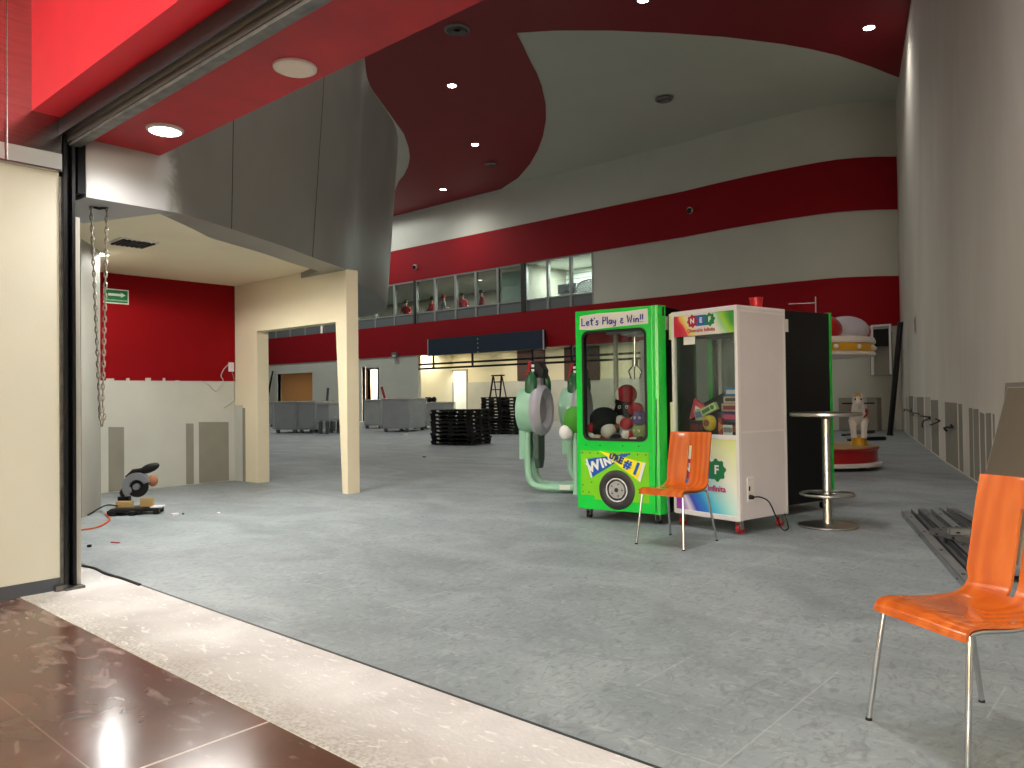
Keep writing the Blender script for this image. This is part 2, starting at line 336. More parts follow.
# ------------------------------------------------------------------ mesh builder
class MB:
    def __init__(s): s.bm = bmesh.new(); s.mi = 0
    def face(s, vs):
        try:
            f = s.bm.faces.new(vs); f.material_index = s.mi; return f
        except ValueError: return None
    def box(s, x0, x1, y0, y1, z0, z1, mat=None):
        P = [(x, y, z) for z in (z0, z1) for y in (y0, y1) for x in (x0, x1)]
        if mat is not None: P = [mat @ Vector(p) for p in P]
        v = [s.bm.verts.new(p) for p in P]
        for q in ((0, 2, 3, 1), (4, 5, 7, 6), (0, 1, 5, 4), (1, 3, 7, 5), (3, 2, 6, 7), (2, 0, 4, 6)): s.face([v[k] for k in q])
        return s
    def prism(s, pts, vec):                       # a polygon pushed along vec
        vec = Vector(vec)
        a = [s.bm.verts.new(p) for p in pts]; b = [s.bm.verts.new(Vector(p) + vec) for p in pts]
        s.face(a[::-1]); s.face(b)
        n = len(pts)
        for i in range(n): s.face([a[i], a[(i + 1) % n], b[(i + 1) % n], b[i]])
        return s
    def ring(s, c, u, v, r, seg, ry=None):
        ry = r if ry is None else ry
        return [s.bm.verts.new(Vector(c) + u * (r * math.cos(2 * PI * k / seg)) + v * (ry * math.sin(2 * PI * k / seg))) for k in range(seg)]
    def loft(s, rings, cap=True, closed=False):
        n = len(rings[0])
        m = len(rings)
        for i in range(m if closed else m - 1):
            a, b = rings[i], rings[(i + 1) % m]
            for k in range(n): s.face([a[k], a[(k + 1) % n], b[(k + 1) % n], b[k]])
        if cap and not closed: s.face(rings[0][::-1]); s.face(rings[-1])
        return s
    def cyl(s, p0, p1, r0, r1=None, seg=20):
        p0, p1 = Vector(p0), Vector(p1); r1 = r0 if r1 is None else r1
        d = (p1 - p0).normalized(); u = d.orthogonal().normalized(); v = d.cross(u)
        return s.loft([s.ring(p0, u, v, r0, seg), s.ring(p1, u, v, r1, seg)])
    def tube(s, pts, r, seg=10, closed=False):
        pts = [Vector(p) for p in pts]; n = len(pts); rings = []
        u = None
        for i, p in enumerate(pts):
            if closed: d = pts[(i + 1) % n] - pts[i - 1]
            else: d = pts[min(i + 1, n - 1)] - pts[max(i - 1, 0)]
            d.normalize()
            u = d.orthogonal() if u is None else (u - d * u.dot(d))
            if u.length < 1e-6: u = d.orthogonal()
            u.normalize(); v = d.cross(u)
            rr = r[i] if isinstance(r, (list, tuple)) else r
            rings.append(s.ring(p, u, v, rr, seg))
        return s.loft(rings, True, closed)
    def lathe(s, prof, seg=32, mat=None):         # profile of (radius, z)
        mat = mat or Matrix(); rings = []
        for r, z in prof: rings.append([s.bm.verts.new(mat @ Vector((max(r, 1e-4) * math.cos(2 * PI * k / seg), max(r, 1e-4) * math.sin(2 * PI * k / seg), z))) for k in range(seg)])
        return s.loft(rings)
    def ell(s, c, rx, ry, rz, seg=16, rings=10, mat=None):
        c = Vector(c); mat = mat or Matrix(); R = []
        for i in range(rings + 1):
            t = -PI / 2 + PI * i / rings; q = max(math.cos(t), 1e-3)
            R.append([s.bm.verts.new(c + mat @ Vector((rx * q * math.cos(2 * PI * k / seg), ry * q * math.sin(2 * PI * k / seg), rz * math.sin(t)))) for k in range(seg)])
        return s.loft(R)
    def strip(s, line, z0, z1, off):              # upright wall along a plan line, thickened by off
        n = len(line); A = []
        for i, p in enumerate(line):
            a = Vector(line[max(i - 1, 0)]); b = Vector(line[min(i + 1, n - 1)]); d = (b - a).normalized()
            nn = Vector((-d.y, d.x)) * off; q = Vector(p) + nn
            A.append([s.bm.verts.new((p[0], p[1], z0)), s.bm.verts.new((q.x, q.y, z0)), s.bm.verts.new((q.x, q.y, z1)), s.bm.verts.new((p[0], p[1], z1))])
        return s.loft(A)
    def build(s, name, mats, parent=None, smooth=False, bevel=0.0, loc=None, seg=2):
        bmesh.ops.recalc_face_normals(s.bm, faces=s.bm.faces)
        me = bpy.data.meshes.new(name); s.bm.to_mesh(me); s.bm.free()
        for m in (mats if isinstance(mats, (list, tuple)) else [mats]): me.materials.append(m)
        if smooth:
            for p in me.polygons: p.use_smooth = True
            me.set_sharp_from_angle(angle=math.radians(40))
        o = bpy.data.objects.new(name, me); COL.objects.link(o)
        if parent is not None: o.parent = parent
        if loc is not None: o.location = loc
        if bevel:
            b = o.modifiers.new('bevel', 'BEVEL'); b.width = bevel; b.segments = seg; b.limit_method = 'ANGLE'
        return o

def tag(o, label=None, cat=None, group=None, kind=None):
    if label: o['label'] = label
    if cat: o['category'] = cat
    if group: o['group'] = group
    if kind: o['kind'] = kind
    return o
def thing(name, label, cat, loc=(0, 0, 0), rz=0.0, group=None, kind=None):
    o = bpy.data.objects.new(name, None); COL.objects.link(o); o.empty_display_size = 0.1
    o.location = loc; o.rotation_euler = (0, 0, rz)
    return tag(o, label, cat, group, kind)
def struct(o, label=None): return tag(o, label, None, None, 'structure')
KIDS = {}
def copy_tree(o, label=None, parent=None, loc=None, rz=None):
    c = o.copy(); COL.objects.link(c)
    if parent is not None: c.parent = parent
    if label: c['label'] = label
    if loc is not None: c.location = loc
    if rz is not None: c.rotation_euler = (0, 0, rz)
    for ch in [k for k in COL.objects if k.parent == o]: copy_tree(ch, None, c)
    return c
def text(name, body, size, mat, parent, loc, rot=(PI / 2, 0, 0), extrude=0.002, offset=0.0, shear=0.0, align='CENTER', spacing=1.0, scale=None):
    cu = bpy.data.curves.new(name, 'FONT'); cu.body = body; cu.size = size; cu.extrude = extrude; cu.offset = offset; cu.shear = shear
    cu.align_x = align; cu.align_y = 'CENTER'; cu.space_character = spacing; cu.resolution_u = 4
    t = bpy.data.objects.new(name + '_src', cu); COL.objects.link(t)
    dg = bpy.context.evaluated_depsgraph_get(); me = bpy.data.meshes.new_from_object(t.evaluated_get(dg))
    bpy.data.objects.remove(t); bpy.data.curves.remove(cu)
    me.name = name; me.materials.clear(); me.materials.append(mat)
    o = bpy.data.objects.new(name, me); COL.objects.link(o); o.parent = parent; o.location = loc; o.rotation_euler = rot
    if scale: o.scale = scale
    return o
def spot(loc, power, size=2.4, blend=0.6, r=0.12, color=(1, 0.95, 0.87), parent=None, name='spot_glow'):
    l = bpy.data.lights.new(name, 'SPOT'); l.energy = power; l.spot_size = size; l.spot_blend = blend; l.shadow_soft_size = r; l.color = color
    o = bpy.data.objects.new(name, l); COL.objects.link(o); o.location = loc
    if parent is not None: o.parent = parent
    return o
def area(loc, power, sx, sy, color=(1, 0.95, 0.88), rot=(0, 0, 0), parent=None, name='area_light'):
    l = bpy.data.lights.new(name, 'AREA'); l.shape = 'RECTANGLE'; l.size = sx; l.size_y = sy; l.energy = power; l.color = color
    o = bpy.data.objects.new(name, l); COL.objects.link(o); o.location = loc; o.rotation_euler = rot
    if parent is not None: o.parent = parent
    return o

# ================================================================== SETTING
YT0, YT1 = 1.62, 2.25                       # threshold strip
YB = 25.8                                   # back wall
ZC = 10.6                                   # hall ceiling
XJ = -5.64                                  # left jamb of the opening
RW = [(1.12, 2.0), (-2.2, 12.04), (-3.18, 14.97), (-6.9, 26.75)]     # right wall in plan
BW = [(-52, YB), (-14, YB)]
for k in range(1, 15):                      # the wall sweeps round softly into the right corner
    q = k / 14; BW.append((-14 + 7.1 * q, YB - 0.22 * math.sin(PI * min(1, q * 1.15)) + 1.0 * max(0, (q - 0.72) / 0.28) ** 2))

b = MB(); b.box(-52, 3, YT1, 36, -0.2, 0.0); struct(b.build('floor', M['floor']), 'grey scuffed vinyl floor of the hall')
b = MB(); b.box(-9, 4.5, YT0, YT1, -0.2, 0.004); struct(b.build('trim_1', M['threshold']), 'pale dusty stone threshold strip')
b = MB(); b.box(-9, 1.2, YT1 - .006, YT1 + .008, -.05, .006); struct(b.build('trim_20', M['mull_d']), 'thin dark line between threshold and grey floor')
b = MB(); b.box(-9, 6, -7, YT0, -0.2, 0.0); struct(b.build('floor_corridor', M['brown']), 'polished brown tiled corridor floor')

# hall ceiling: white slab with a lower red panel of flowing outline
b = MB(); b.box(-52, 3, 2.3, 36, ZC + 0.04, ZC + 0.3); struct(b.build('ceiling', M['white_ceil']), 'white hall ceiling')
CUR = [(900.7, 79), (888, 73.5), (872, 67), (838, 55.5), (810, 49), (782, 44), (725, 37), (668.5, 33), (612, 30.6), (555, 30.6), (515.6, 33),
       (523, 47), (530, 62), (537, 75), (541.5, 87), (545.5, 105), (546, 119), (543, 136), (538, 150), (530, 164), (518, 178), (504, 190), (490, 198), (476, 204), (442, 214), (397, 221.5),
       (399, 182), (404, 176), (408, 168), (410, 158), (408.5, 147), (404, 134)]
pl = []
for px, py in CUR:
    p = at_h(px, py, ZC); pl.append((p.x, min(p.y, 25.75), ZC))
pl[0] = (pl[0][0] + 0.15, pl[0][1] + 0.4, ZC)
pl += [(-14, 8.5, ZC), (-14, 2.5, ZC), (1.6, 2.5, ZC)]
b = MB(); b.prism(pl, (0, 0, 0.05)); struct(b.build('ceiling_soffit', M['red_ceiling']), 'dark red flowing ceiling panel')

# right wall, with its putty patches
b = MB(); b.strip(RW, 0, ZC + 0.2, -0.25)
def rw(px, py):                              # a point on the right wall
    a, c = Vector(RW[0]), Vector(RW[3]); d = (c - a).normalized(); n = Vector((-d.y, d.x, 0))
    for (p, q) in zip(RW[:-1], RW[1:]):
        dd = (Vector(q) - Vector(p)).normalized(); n = Vector((-dd.y, dd.x, 0)); r = at_plane(px, py, (p[0], p[1], 0), n)
        if min(p[1], q[1]) - 0.3 <= r.y <= max(p[1], q[1]) + 0.3: return r, n
    return r, n
def wall_patch(x0, x1, yt, mi, yt2=None, ybot=None):
    p, n = rw(x0, yt); q, _ = rw(x1, yt if yt2 is None else yt2)
    zb = 0.03
    b.mi = mi
    pts = [p, q, Vector((q.x, q.y, zb)), Vector((p.x, p.y, zb))]
    b.prism([v + n * -0.01 for v in pts], n * 0.014)
for (x0, x1, yt, mi, y2) in ((906, 908, 397, 2, None), (909, 913, 396, 1, None), (917, 923.5, 397, 1, None), (931, 938, 400, 1, None), (945, 957, 402, 1, 403), (958.5, 962, 404, 1, None),
                             (969, 972.5, 408, 1, None), (973.5, 978.5, 409, 1, None), (980, 984.5, 412, 1, 414), (986, 991, 413, 1, None), (993, 994.5, 414, 1, None), (914, 916.5, 397, 2, None), (925, 930, 397, 2, None)):
    wall_patch(x0, x1, yt, mi, y2)
b.mi = 0
struct(b.build('wall_right', [M['wallr'], M['patch'], M['patch_l']]), 'tall off-white plastered right wall with putty stripes')

# openings in the lower part of the back wall
def ub(px, py=395): return at_y(px, py, YB).x
ST0, ST1 = ub(418), ub(640)
OP = [(ub(278), ub(313), 2.75, 'warm', 5.0), (ub(362.5), ub(366.5), 2.9, 'yel', 3.0), (ub(367.5), ub(378), 2.75, 'whi', 4.0), (ST0, ST1, 3.35, 'store', 3.4)]
b = MB()
x = -52
for (a, c, ht, _, _) in OP:
    b.box(x, a, YB, YB + 0.2, 0, 3.35)
    if ht < 3.35: b.box(a, c, YB, YB + 0.2, ht, 3.35)
    x = c
lowline = [(ST1, YB)] + BW[1:]
lowline = [p for p in lowline if p[0] >= ST1]
b.strip(lowline, 0, 3.35, 0.2)
XW = ub(593.5, 300)
b.strip([(XW, YB)] + [p for p in BW if p[0] > XW], 4.95, 7.1, 0.2)
b.strip(BW, 8.8, ZC + 0.1, 0.2)
# grey patches low on the right end of the back wall
b.mi = 1
p = at_y(870, 332, YB - 0.06); q = at_y(893, 375, YB - 0.06)
b.box(p.x, q.x - 0.1, YB - 0.1, YB + 0.3, q.z, p.z)
p = at_y(838, 398, YB - 0.3); q = at_y(877, 432, YB - 0.3)
b.mi = 1; b.box(p.x, q.x, YB - 0.24, YB + 0.2, 0.02, p.z); b.mi = 2; b.box(q.x - 0.75, q.x - 0.3, YB - 0.25, YB + 0.2, 0.02, p.z)
b.mi = 0
struct(b.build('wall_back', [M['white_wall'], M['patch'], M['patch_l']], None, True), 'white back wall of the hall')
b = MB(); b.strip([(q[0], q[1] - 0.05) for q in BW], 3.35, 4.95, 0.5); struct(b.build('trim_2', M['red_band'], None, True), 'lower dark red band along the back wall')
b = MB(); b.strip([(q[0], q[1] - 0.05) for q in BW], 7.1, 8.8, 0.5); struct(b.build('trim_3', M['red_band'], None, True), 'upper dark red band along the back wall')
b = MB(); b.strip([(-52, 2), (-52, 36)], 0, ZC + .2, 0.2); b.box(-52, 3, 36, 36.2, 0, ZC + .2); struct(b.build('wall_left', M['white_wall']))

# rooms behind the openings
for k, (a, c, ht, kind, dep) in enumerate(OP):
    if kind == 'store': continue
    mt = {'warm': M['warm'], 'yel': M['warm'], 'whi': M['shopwall']}[kind]
    b = MB(); y1 = YB + dep
    if kind == 'warm': b.mi = 1; b.box(a - .6, a + .1, y1 - .3, y1, 0, 3.2); b.mi = 0
    b.box(a - 0.6, c + 1.2, y1, y1 + 0.1, 0, 3.3); b.box(a - 0.7, a - 0.6, YB + .2, y1, 0, 3.3); b.box(c + 1.2, c + 1.3, YB + .2, y1, 0, 3.3); b.box(a - .7, c + 1.3, YB + .2, y1, 3.2, 3.3)
    struct(b.build('wall_side_room_%d' % (k + 1), [mt, M['cafe']]))
    area(((a + c) / 2 + .3, YB + dep * 0.5, 3.1), {'warm': 60, 'yel': 200, 'whi': 230}[kind], 1.2, 1.2, (1, 0.93, 0.8) if kind != 'whi' else (1, 0.97, 0.92))
    b = MB()
    for (u0, u1) in ((a - 0.07, a), (c, c + 0.07)): b.box(u0, u1, YB - 0.04, YB + 0.22, 0, ht)
    b.box(a - 0.07, c + 0.07, YB - 0.04, YB + 0.22, ht, ht + 0.08)
    struct(b.build('trim_%d' % (10 + k), M['mull_d'] if kind == 'whi' else M['white_wall']))

# recessed shop front under the navy sign
YS = YB + 3.4
b = MB()
dx0, dx1 = at_y(447, 400, YS).x, at_y(467, 400, YS).x
dz = at_y(457, 371, YS).z
wz = at_y(500, 381.5, YS).z
for (u0, u1) in ((ST0 - 1, dx0), (dx1, ST1 + 4)):
    b.mi = 1; b.box(u0, u1, YS - 0.03, YS + 0.1, 0, wz); b.mi = 0; b.box(u0, u1, YS, YS + 0.1, wz, 3.6)
b.mi = 0; b.box(dx0, dx1, YS, YS + 0.1, dz, 3.6)
b.box(ST0 - 1.1, ST0 - 1, YB + 0.2, YS, 0, 3.6); b.box(ST1 + 4, ST1 + 4.1, YB + .2, YS, 0, 3.6)
struct(b.build('wall_shop', [M['shopwall'], M['putty']]), 'cream and white wall inside the recessed shop front')
b = MB(); b.box(dx0 - 1, dx1 + 2, YS + 2.5, YS + 2.6, 0, 3.4); b.box(dx0 - 1, dx0 - .9, YS + .1, YS + 2.5, 0, 3.4); b.box(dx1 + 2, dx1 + 2.1, YS + .1, YS + 2.5, 0, 3.4); b.box(dx0 - 1, dx1 + 2.1, YS + .1, YS + 2.6, 3.3, 3.4)
struct(b.build('wall_shop_rear', M['white_wall']))
area(((dx0 + dx1) / 2, YS + 1.2, 3.2), 150, 1.5, 1.5, (1, 0.97, 0.92))
b = MB(); b.box(dx0 - .08, dx0, YS - .06, YS + .12, 0, dz); b.box(dx1, dx1 + .08, YS - .06, YS + .12, 0, dz); b.box(dx0 - .08, dx1 + .08, YS - .06, YS + .12, dz, dz + .08)
struct(b.build('door_1', M['grey_wall']), 'bright doorway at the rear of the shop front')
b = MB(); b.box(ST0 - 1.1, ST1 + 4.1, YB + 0.2, YS + 0.1, 3.55, 3.7); struct(b.build('ceiling_shop', M['white_wall']))
for px0, px1, y0, y1 in ((518, 545.5, 354, 380), (565, 600, 353, 380)):
    p = at_y(px0, y0, YS); q = at_y(px1, y1, YS); b = MB(); b.box(p.x, q.x, YS - 0.08, YS - .01, q.z, 3.5)
    tag(b.build('wall_panel', M['brownp']), 'dark brown wall panel in the shop front, ' + ('left of the two' if px0 < 550 else 'partly behind the tall green machine'), 'panel')
# the shop's ceiling lights
for i, (px, py) in enumerate(((470, 357.5), (517, 356), (546, 353), (573, 351), (497, 360.5))):
    p = at_h(px, py, 3.54)
    p.y = min(max(p.y, YB + .5), YS - .4)
    t = thing('ceiling_light', 'lit shop front downlight, %s' % ['above the left doorway edge', 'beside the brown panel', 'right of the small pair above the brown panel', 'close to the tall green machine', 'small one above the ladder'][i], 'light', (p.x, p.y, 3.5), 0, 'shop front downlights')
    m = MB(); m.lathe([(0.10, 0.05), (0.13, 0.05), (0.14, 0.02), (0.11, 0.01), (0.10, 0.02)], 20); m.build('ring', M['lamp_ring'], t, True)
    m = MB(); m.lathe([(0.001, 0.02), (0.10, 0.02), (0.10, 0.045)], 20); m.build('diffuser', M['emit_in'], t)
for px in (440, 500, 560, 610):
    area((at_y(px, 395, YB + 1.8).x, YB + 1.6, 3.45), 62, 1.2, 1.2, (1, 0.93, 0.78))

# upper floor behind the windows
ZF = 4.95
b = MB(); b.box(-52, -13, YB + 0.2, 34, 4.6, ZF - .02); struct(b.build('floor_upper', M['cafe_d']))
b = MB(); b.box(-52, -13, YB + 0.45, 34, 7.12, 7.3); struct(b.build('ceiling_upper', M['white_wall']))
xp = ub(524, 290)
YU = YB + 5.5
b = MB(); b.box(-52, xp, YU, YU + .1, ZF, 7.1); b.mi = 1; b.box(-52, xp, YU - 0.03, YU, ZF, ZF + 1.15)
b.mi = 0; b.box(xp - .05, xp + .05, YB + .25, YU, ZF, 7.1)
struct(b.build('wall_cafe', [M['cafe'], M['cafe_d']]))
YO = YB + 3.0
b = MB(); b.box(xp, -13, YO, YO + .1, ZF, 7.1); b.mi = 1
for k in range(9): b.box(xp + .05, -13, YO - 0.012, YO, ZF + .25 + k * 0.24, ZF + .29 + k * 0.24)
b.mi = 0; b.box(-17.0, -16.9, YB + .25, YO, ZF, 7.1)
struct(b.build('wall_office', [M['slat'], M['slat_gap']]))
area(((xp - 17.5) / 2 - .3, YB + 1.6, 7.0), 800, 2.5, 1.2, (0.97, 1, 0.96))
for u in (ub(484), ub(445), ub(400), ub(340), ub(290)):
    area((u, YB + 2.6, 7.0), 420, 0.9, 0.9, (1, 0.95, 0.85))
# window bays
bays = [(571, 593.5), (548, 571), (526, 548), (498, 522), (476, 498), (455.7, 476), (435, 455.7), (416, 435), (394.5, 414.5)]
edges = [(ub(a, 300), ub(c, 300)) for a, c in bays]
u = edges[-1][0]; kk = 0
while u > -46:
    w = 1.55; g = 0.3 if kk % 4 == 3 else 0.0
    edges.append((u - w, u - 0.0)); u -= w + g; kk += 1
for i, (a, c) in enumerate(edges):
    t = thing('window_%d' % (i + 1), None, None, (a, YB - 0.02, ZF), 0, None, 'structure'); w = c - a
    m = MB()
    for (x0, x1, z0, z1) in ((0, 0.06, 0, 2.15), (w - 0.06, w, 0, 2.15), (0.06, w - 0.06, 2.08, 2.15), (0.06, w - .06, 0.46, 0.52)): m.box(x0, x1, 0, 0.14, z0, z1)
    m.build('window_frame', M['mull'], t)
    m = MB(); m.box(0.06, w - 0.06, 0.03, 0.1, 0, 0.46); m.build('sill_panel', M['panel'], t)
    m = MB(); m.box(0.06, w - 0.06, 0.06, 0.075, 0.52, 2.08); m.build('pane', M['glass_w'], t)
    if i == 3:
        m = MB(); m.box(0.08, w - 0.1, 0.2, 0.215, 0.5, 1.9); m.build('roller_blind', M['blind'], t)
b = MB()
for a, c in ((522, 526), (414.5, 416)):
    b.box(ub(a, 300), ub(c, 300), YB - .08, YB + .2, ZF, 7.1)
struct(b.build('trim_4', M['mull_d']))

# shop front: entry header, soffit, shutter, left jamb
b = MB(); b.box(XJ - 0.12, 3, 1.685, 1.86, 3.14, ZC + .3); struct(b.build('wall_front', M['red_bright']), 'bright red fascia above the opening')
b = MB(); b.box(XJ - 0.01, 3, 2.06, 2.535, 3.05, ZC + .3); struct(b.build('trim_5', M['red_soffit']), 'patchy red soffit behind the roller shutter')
# shutter curtain and its bottom bar
t = thing('roller_shutter', 'dark brown metal roller shutter rolled up above the opening', 'shutter', (0, 1.845, 2.96))
m = MB(); prof = [(0.005, 0.16), (0.012, 0.10), (0.03, 0.085), (0.05, 0.06), (0.055, 0.02), (0.09, 0.02), (0.10, 0.05), (0.145, 0.055), (0.145, 0.16)]
m.prism([(XJ + 0.0, y, z) for y, z in prof], (8.2, 0, 0)); m.build('curtain', M['dark_metal'], t)
m = MB(); m.box(XJ + 0.04, 2.5, 0.06, 0.10, 0.0, 0.04); m.box(XJ + 0.04, 2.5, 0.09, 0.13, 0.004, 0.018); m.build('bottom_bar', M['bar_metal'], t, bevel=0.004)
m = MB(); m.box(XJ + 0.02, 2.5, 0.0, 0.012, 0.06, 0.17); m.build('guide_lip', M['black_metal'], t)
t = thing('shutter_guide', 'black upright shutter guide rail beside the cream jamb', 'rail', (XJ, 1.862, 0))
m = MB(); m.box(-0.06, 0.03, 0.012, 0.035, 0.02, 3.14); m.box(-0.06, 0.03, 0.065, 0.085, 0.02, 3.14); m.box(-0.07, -0.03, 0.012, 0.085, 0.02, 3.14); m.build('channel', M['black_metal'], t)
m = MB(); m.box(-0.03, 0.015, -0.008, 0.012, 0.02, 2.75); m.build('mounting_strip', M['bar_metal'], t)
m = MB(); m.box(-0.06, 0.08, 0.0, 0.12, 0.0, 0.02); m.box(0.0, 0.06, -0.05, 0.02, 0, 0.04); m.build('foot_plate', M['bar_metal'], t)
b = MB(); b.box(XJ - 0.1, XJ + 0.0, 1.955, 1.985, 0, 2.5); struct(b.build('trim_6', M['putty']), 'pale timber edge beside the shutter guide')
# jamb pilaster
b = MB(); b.box(XJ - 1.2, XJ, -7, 1.855, 0, 2.9); struct(b.build('wall_jamb', M['cream_pil']), 'cream jamb wall left of the opening')
b = MB(); b.box(XJ - 1.0, XJ + 0.012, -7, 1.859, 0, 0.085); struct(b.build('baseboard_left', M['base_grey']), 'dark grey baseboard on the cream jamb')
b = MB(); yj = at_x(6, 80, XJ + 0.04).y
b.box(XJ - 1.2, XJ + 0.04, -7, yj - 0.006, 2.78, 6); b.box(XJ - 1.2, XJ + 0.04, yj + 0.006, 1.86, 2.78, 6); b.box(XJ - 1.2, XJ + .03, yj - .01, yj + .01, 2.79, 6)
b.box(XJ - .4, XJ + .05, -7, 1.859, 2.775, 2.79)
struct(b.build('trim_7', M['steel_red'], bevel=0.003), 'steel cladding above the cream jamb')
b = MB(); b.box(XJ - 1.3, XJ - 0.08, 1.87, 1.95, 0, ZC); b.box(XJ - 1.3, XJ - 0.02, 1.98, 2.06, 2.67, ZC); struct(b.build('wall_jamb_core', M['black']))

b = MB(); b.box(XJ + .02, XJ + .044, yj + .01, 1.862, 2.778, 2.895); b.box(XJ + .02, XJ + .044, -7, yj - .01, 2.778, 2.895); struct(b.build('trim_9', M['steel_reflect']), 'painted reflection strip along the lower edge of the cladding')  # pale colour painted in place of a reflection on the steel
# grey curved metal fascia above the side room
def fpt(px, py, h):
    v = at_h(px, py, h); return (v.x, v.y, h)
FB = [(-5.65, 2.03, 2.65), (-5.65, 2.4, 2.65), (-5.65, 2.66, 2.65), fpt(216, 224.0, 2.70), fpt(254, 236.5, 2.76), fpt(290, 248.5, 2.81), fpt(318, 259.5, 2.86), fpt(347, 270.5, 2.92), (-9.15, 6.98, 2.95), (-10.3, 8.45, 2.9), (-11.5, 9.3, 2.85), (-13.5, 9.6, 2.85)]
def smooth_line(P, n=5):
    out = []
    for i in range(len(P) - 1):
        p0, p1, p2, p3 = [Vector(P[max(0, min(len(P) - 1, i + k))]) for k in (-1, 0, 1, 2)]
        for s in range(n):
            q = s / n
            out.append(0.5 * ((2 * p1) + (p2 - p0) * q + (2 * p0 - 5 * p1 + 4 * p2 - p3) * q * q + (3 * p1 - p0 - 3 * p2 + p3) * q ** 3))
    out.append(Vector(P[-1])); return out
fl = [Vector(p) for p in FB[:3]] + smooth_line(FB[2:], 5)[1:]
fl = [Vector(p) for p in fl]
ZB0, ZB1 = 2.65, 5.87
def fascia_ring(q):
    R = []
    for i, p in enumerate(fl):
        z = p.z + (ZB1 - p.z) * q
        d = (fl[min(i + 1, len(fl) - 1)] - fl[max(i - 1, 0)]).xy.normalized(); n = Vector((d.y, -d.x, 0))
        w = max(0.0, min(1.0, (p.y - 2.9) / 1.5))
        k = 0.075 * (z - p.z) * w
        R.append(Vector((p.x, p.y, z)) + n * k)
    return R
b = MB()
zs = [0.0, 0.008, .2, .45, .75, 1.0]
rows = [[b.bm.verts.new(v) for v in fascia_ring(z)] for z in zs]
for r0, r1 in zip(rows, rows[1:]):
    for k in range(len(fl) - 1): b.face([r0[k], r0[k + 1], r1[k + 1], r1[k]])
inner = []
for i, p in enumerate(fl):
    q = max(0, min(1, (p.y - 6.0) / 1.0))
    w0 = 0.85 if p.y < 2.5 else 0.12 + 0.30 * max(0, min(1, (p.y - 2.66) / .9))
    inner.append(Vector((p.x - w0 - 2.2 * q, p.y - 0.08 - .2 * q, p.z)))
iv = [b.bm.verts.new(v) for v in inner]; tv = [b.bm.verts.new(Vector((v.x, v.y, ZB1))) for v in inner]
for k in range(len(fl) - 1):
    b.face([rows[0][k], iv[k], iv[k + 1], rows[0][k + 1]]); b.face([rows[-1][k], rows[-1][k + 1], tv[k + 1], tv[k]]); b.face([iv[k], tv[k], tv[k + 1], iv[k + 1]])
b.face([r[0] for r in rows] + [tv[0], iv[0]])
o = struct(b.build('wall_fascia', M['fascia'], None, True), 'grey curved metal fascia over the side room')
# the joints between its panels
b = MB()
for px, py in ((251, 235), (314, 258)):
    p = at_h(px, py, 2.66 if px < 300 else 2.83); j = min(range(1, len(fl) - 1), key=lambda i: (p.xy - fl[i].xy).length)
    d = (fl[j + 1] - fl[j - 1]).xy.normalized(); n = Vector((d.y, -d.x, 0))
    b.tube([fascia_ring(q)[j] for q in (0, .2, .45, .75, .995)], 0.004, 6)
struct(b.build('trim_8', M['black']), 'dark joints between the fascia panels')

# side room: ceiling, walls
YD = 6.1
xc = at_y(236, 484, YD).x
b = MB(); poly = [(-14, 2.1), (-6.0, 2.1)] + [(p.x - .3, p.y - .05) for p in fl if 2.3 < p.y < 6.2] + [(-8.6, 6.25), (-14, 6.25)]
b.prism([(p[0], p[1], 3.0) for p in poly], (0, 0, 0.15)); struct(b.build('ceiling_side_room', M['cream']), 'cream side room ceiling')
# doorway wall with its tapering pillar
pr = at_y(347, 494, YD); p0 = at_y(258, 482, YD); tl = at_y(258, 331.5, YD); tr = at_y(335.5, 321.5, YD); brr = at_y(342.5, 494, YD); pl0 = pr.x
hh = (tl.z + tr.z) / 2
xe = pr.x + 0.02
b = MB()
b.box(xc - 0.2, p0.x, YD, YD + 0.19, 0, 3.05)
b.prism([(p0.x, YD, hh), (tr.x, YD, hh), (brr.x, YD, 0.0), (xe, YD, 0.0), (xe, YD, 2.93), (xe - .25, YD, 2.93), (xe - .5, YD, 3.05), (p0.x, YD, 3.05)], (0, 0.19, 0))
# raw putty strip beside the corner
b.mi = 1; zz = at_y(245, 405, YD).z
b.box(xc, at_y(243, 450, YD).x, YD - 0.012, YD, 0, zz); b.mi = 2; b.box(at_y(243.5, 450, YD).x, at_y(245.5, 450, YD).x, YD - 0.014, YD, 0, at_y(245, 408, YD).z)
struct(b.build('wall_doorway', [M['cream'], M['putty'], M['patch']]), 'cream wall with wide doorway and tapering pillar')
# red and bare plaster wall
zr = at_x(200, 381, xc).z
b = MB(); b.box(xc - 0.2, xc, 2.0, YD + 0.1, zr, 3.05); b.mi = 1; b.box(xc - 0.2, xc - 0.004, 2.0, YD + .1, 0, zr); 
random.seed(3)
yy = 3.7
while yy < 5.3:                               # ragged paint edge
    w = random.uniform(0.03, 0.12); b.mi = 1; b.box(xc - .1, xc + 0.003, yy, yy + w, zr - 0.01, zr + random.uniform(0.005, 0.05)); yy += w + random.uniform(0.0, 0.25)
b.mi = 2
def xpatch(px0, px1, pyt, pyb, slant=0.0):
    p = at_x(px0, pyt, xc); q = at_x(px1, pyt, xc); zb = max(0.012, at_x((px0 + px1) / 2, pyb, xc).z)
    b.prism([(xc - 0.02, p.y, p.z), (xc - .02, q.y, q.z), (xc - .02, q.y, zb), (xc - .02, p.y + slant, zb)], (0.022, 0, 0))
xpatch(108.5, 124, 427, 497); xpatch(186, 193.5, 423.5, 489); xpatch(199, 228.5, 422, 486); 
struct(b.build('wall_side_room', [M['red_room'], M['putty'], M['patch']]), 'side room wall, red above and bare plaster below')
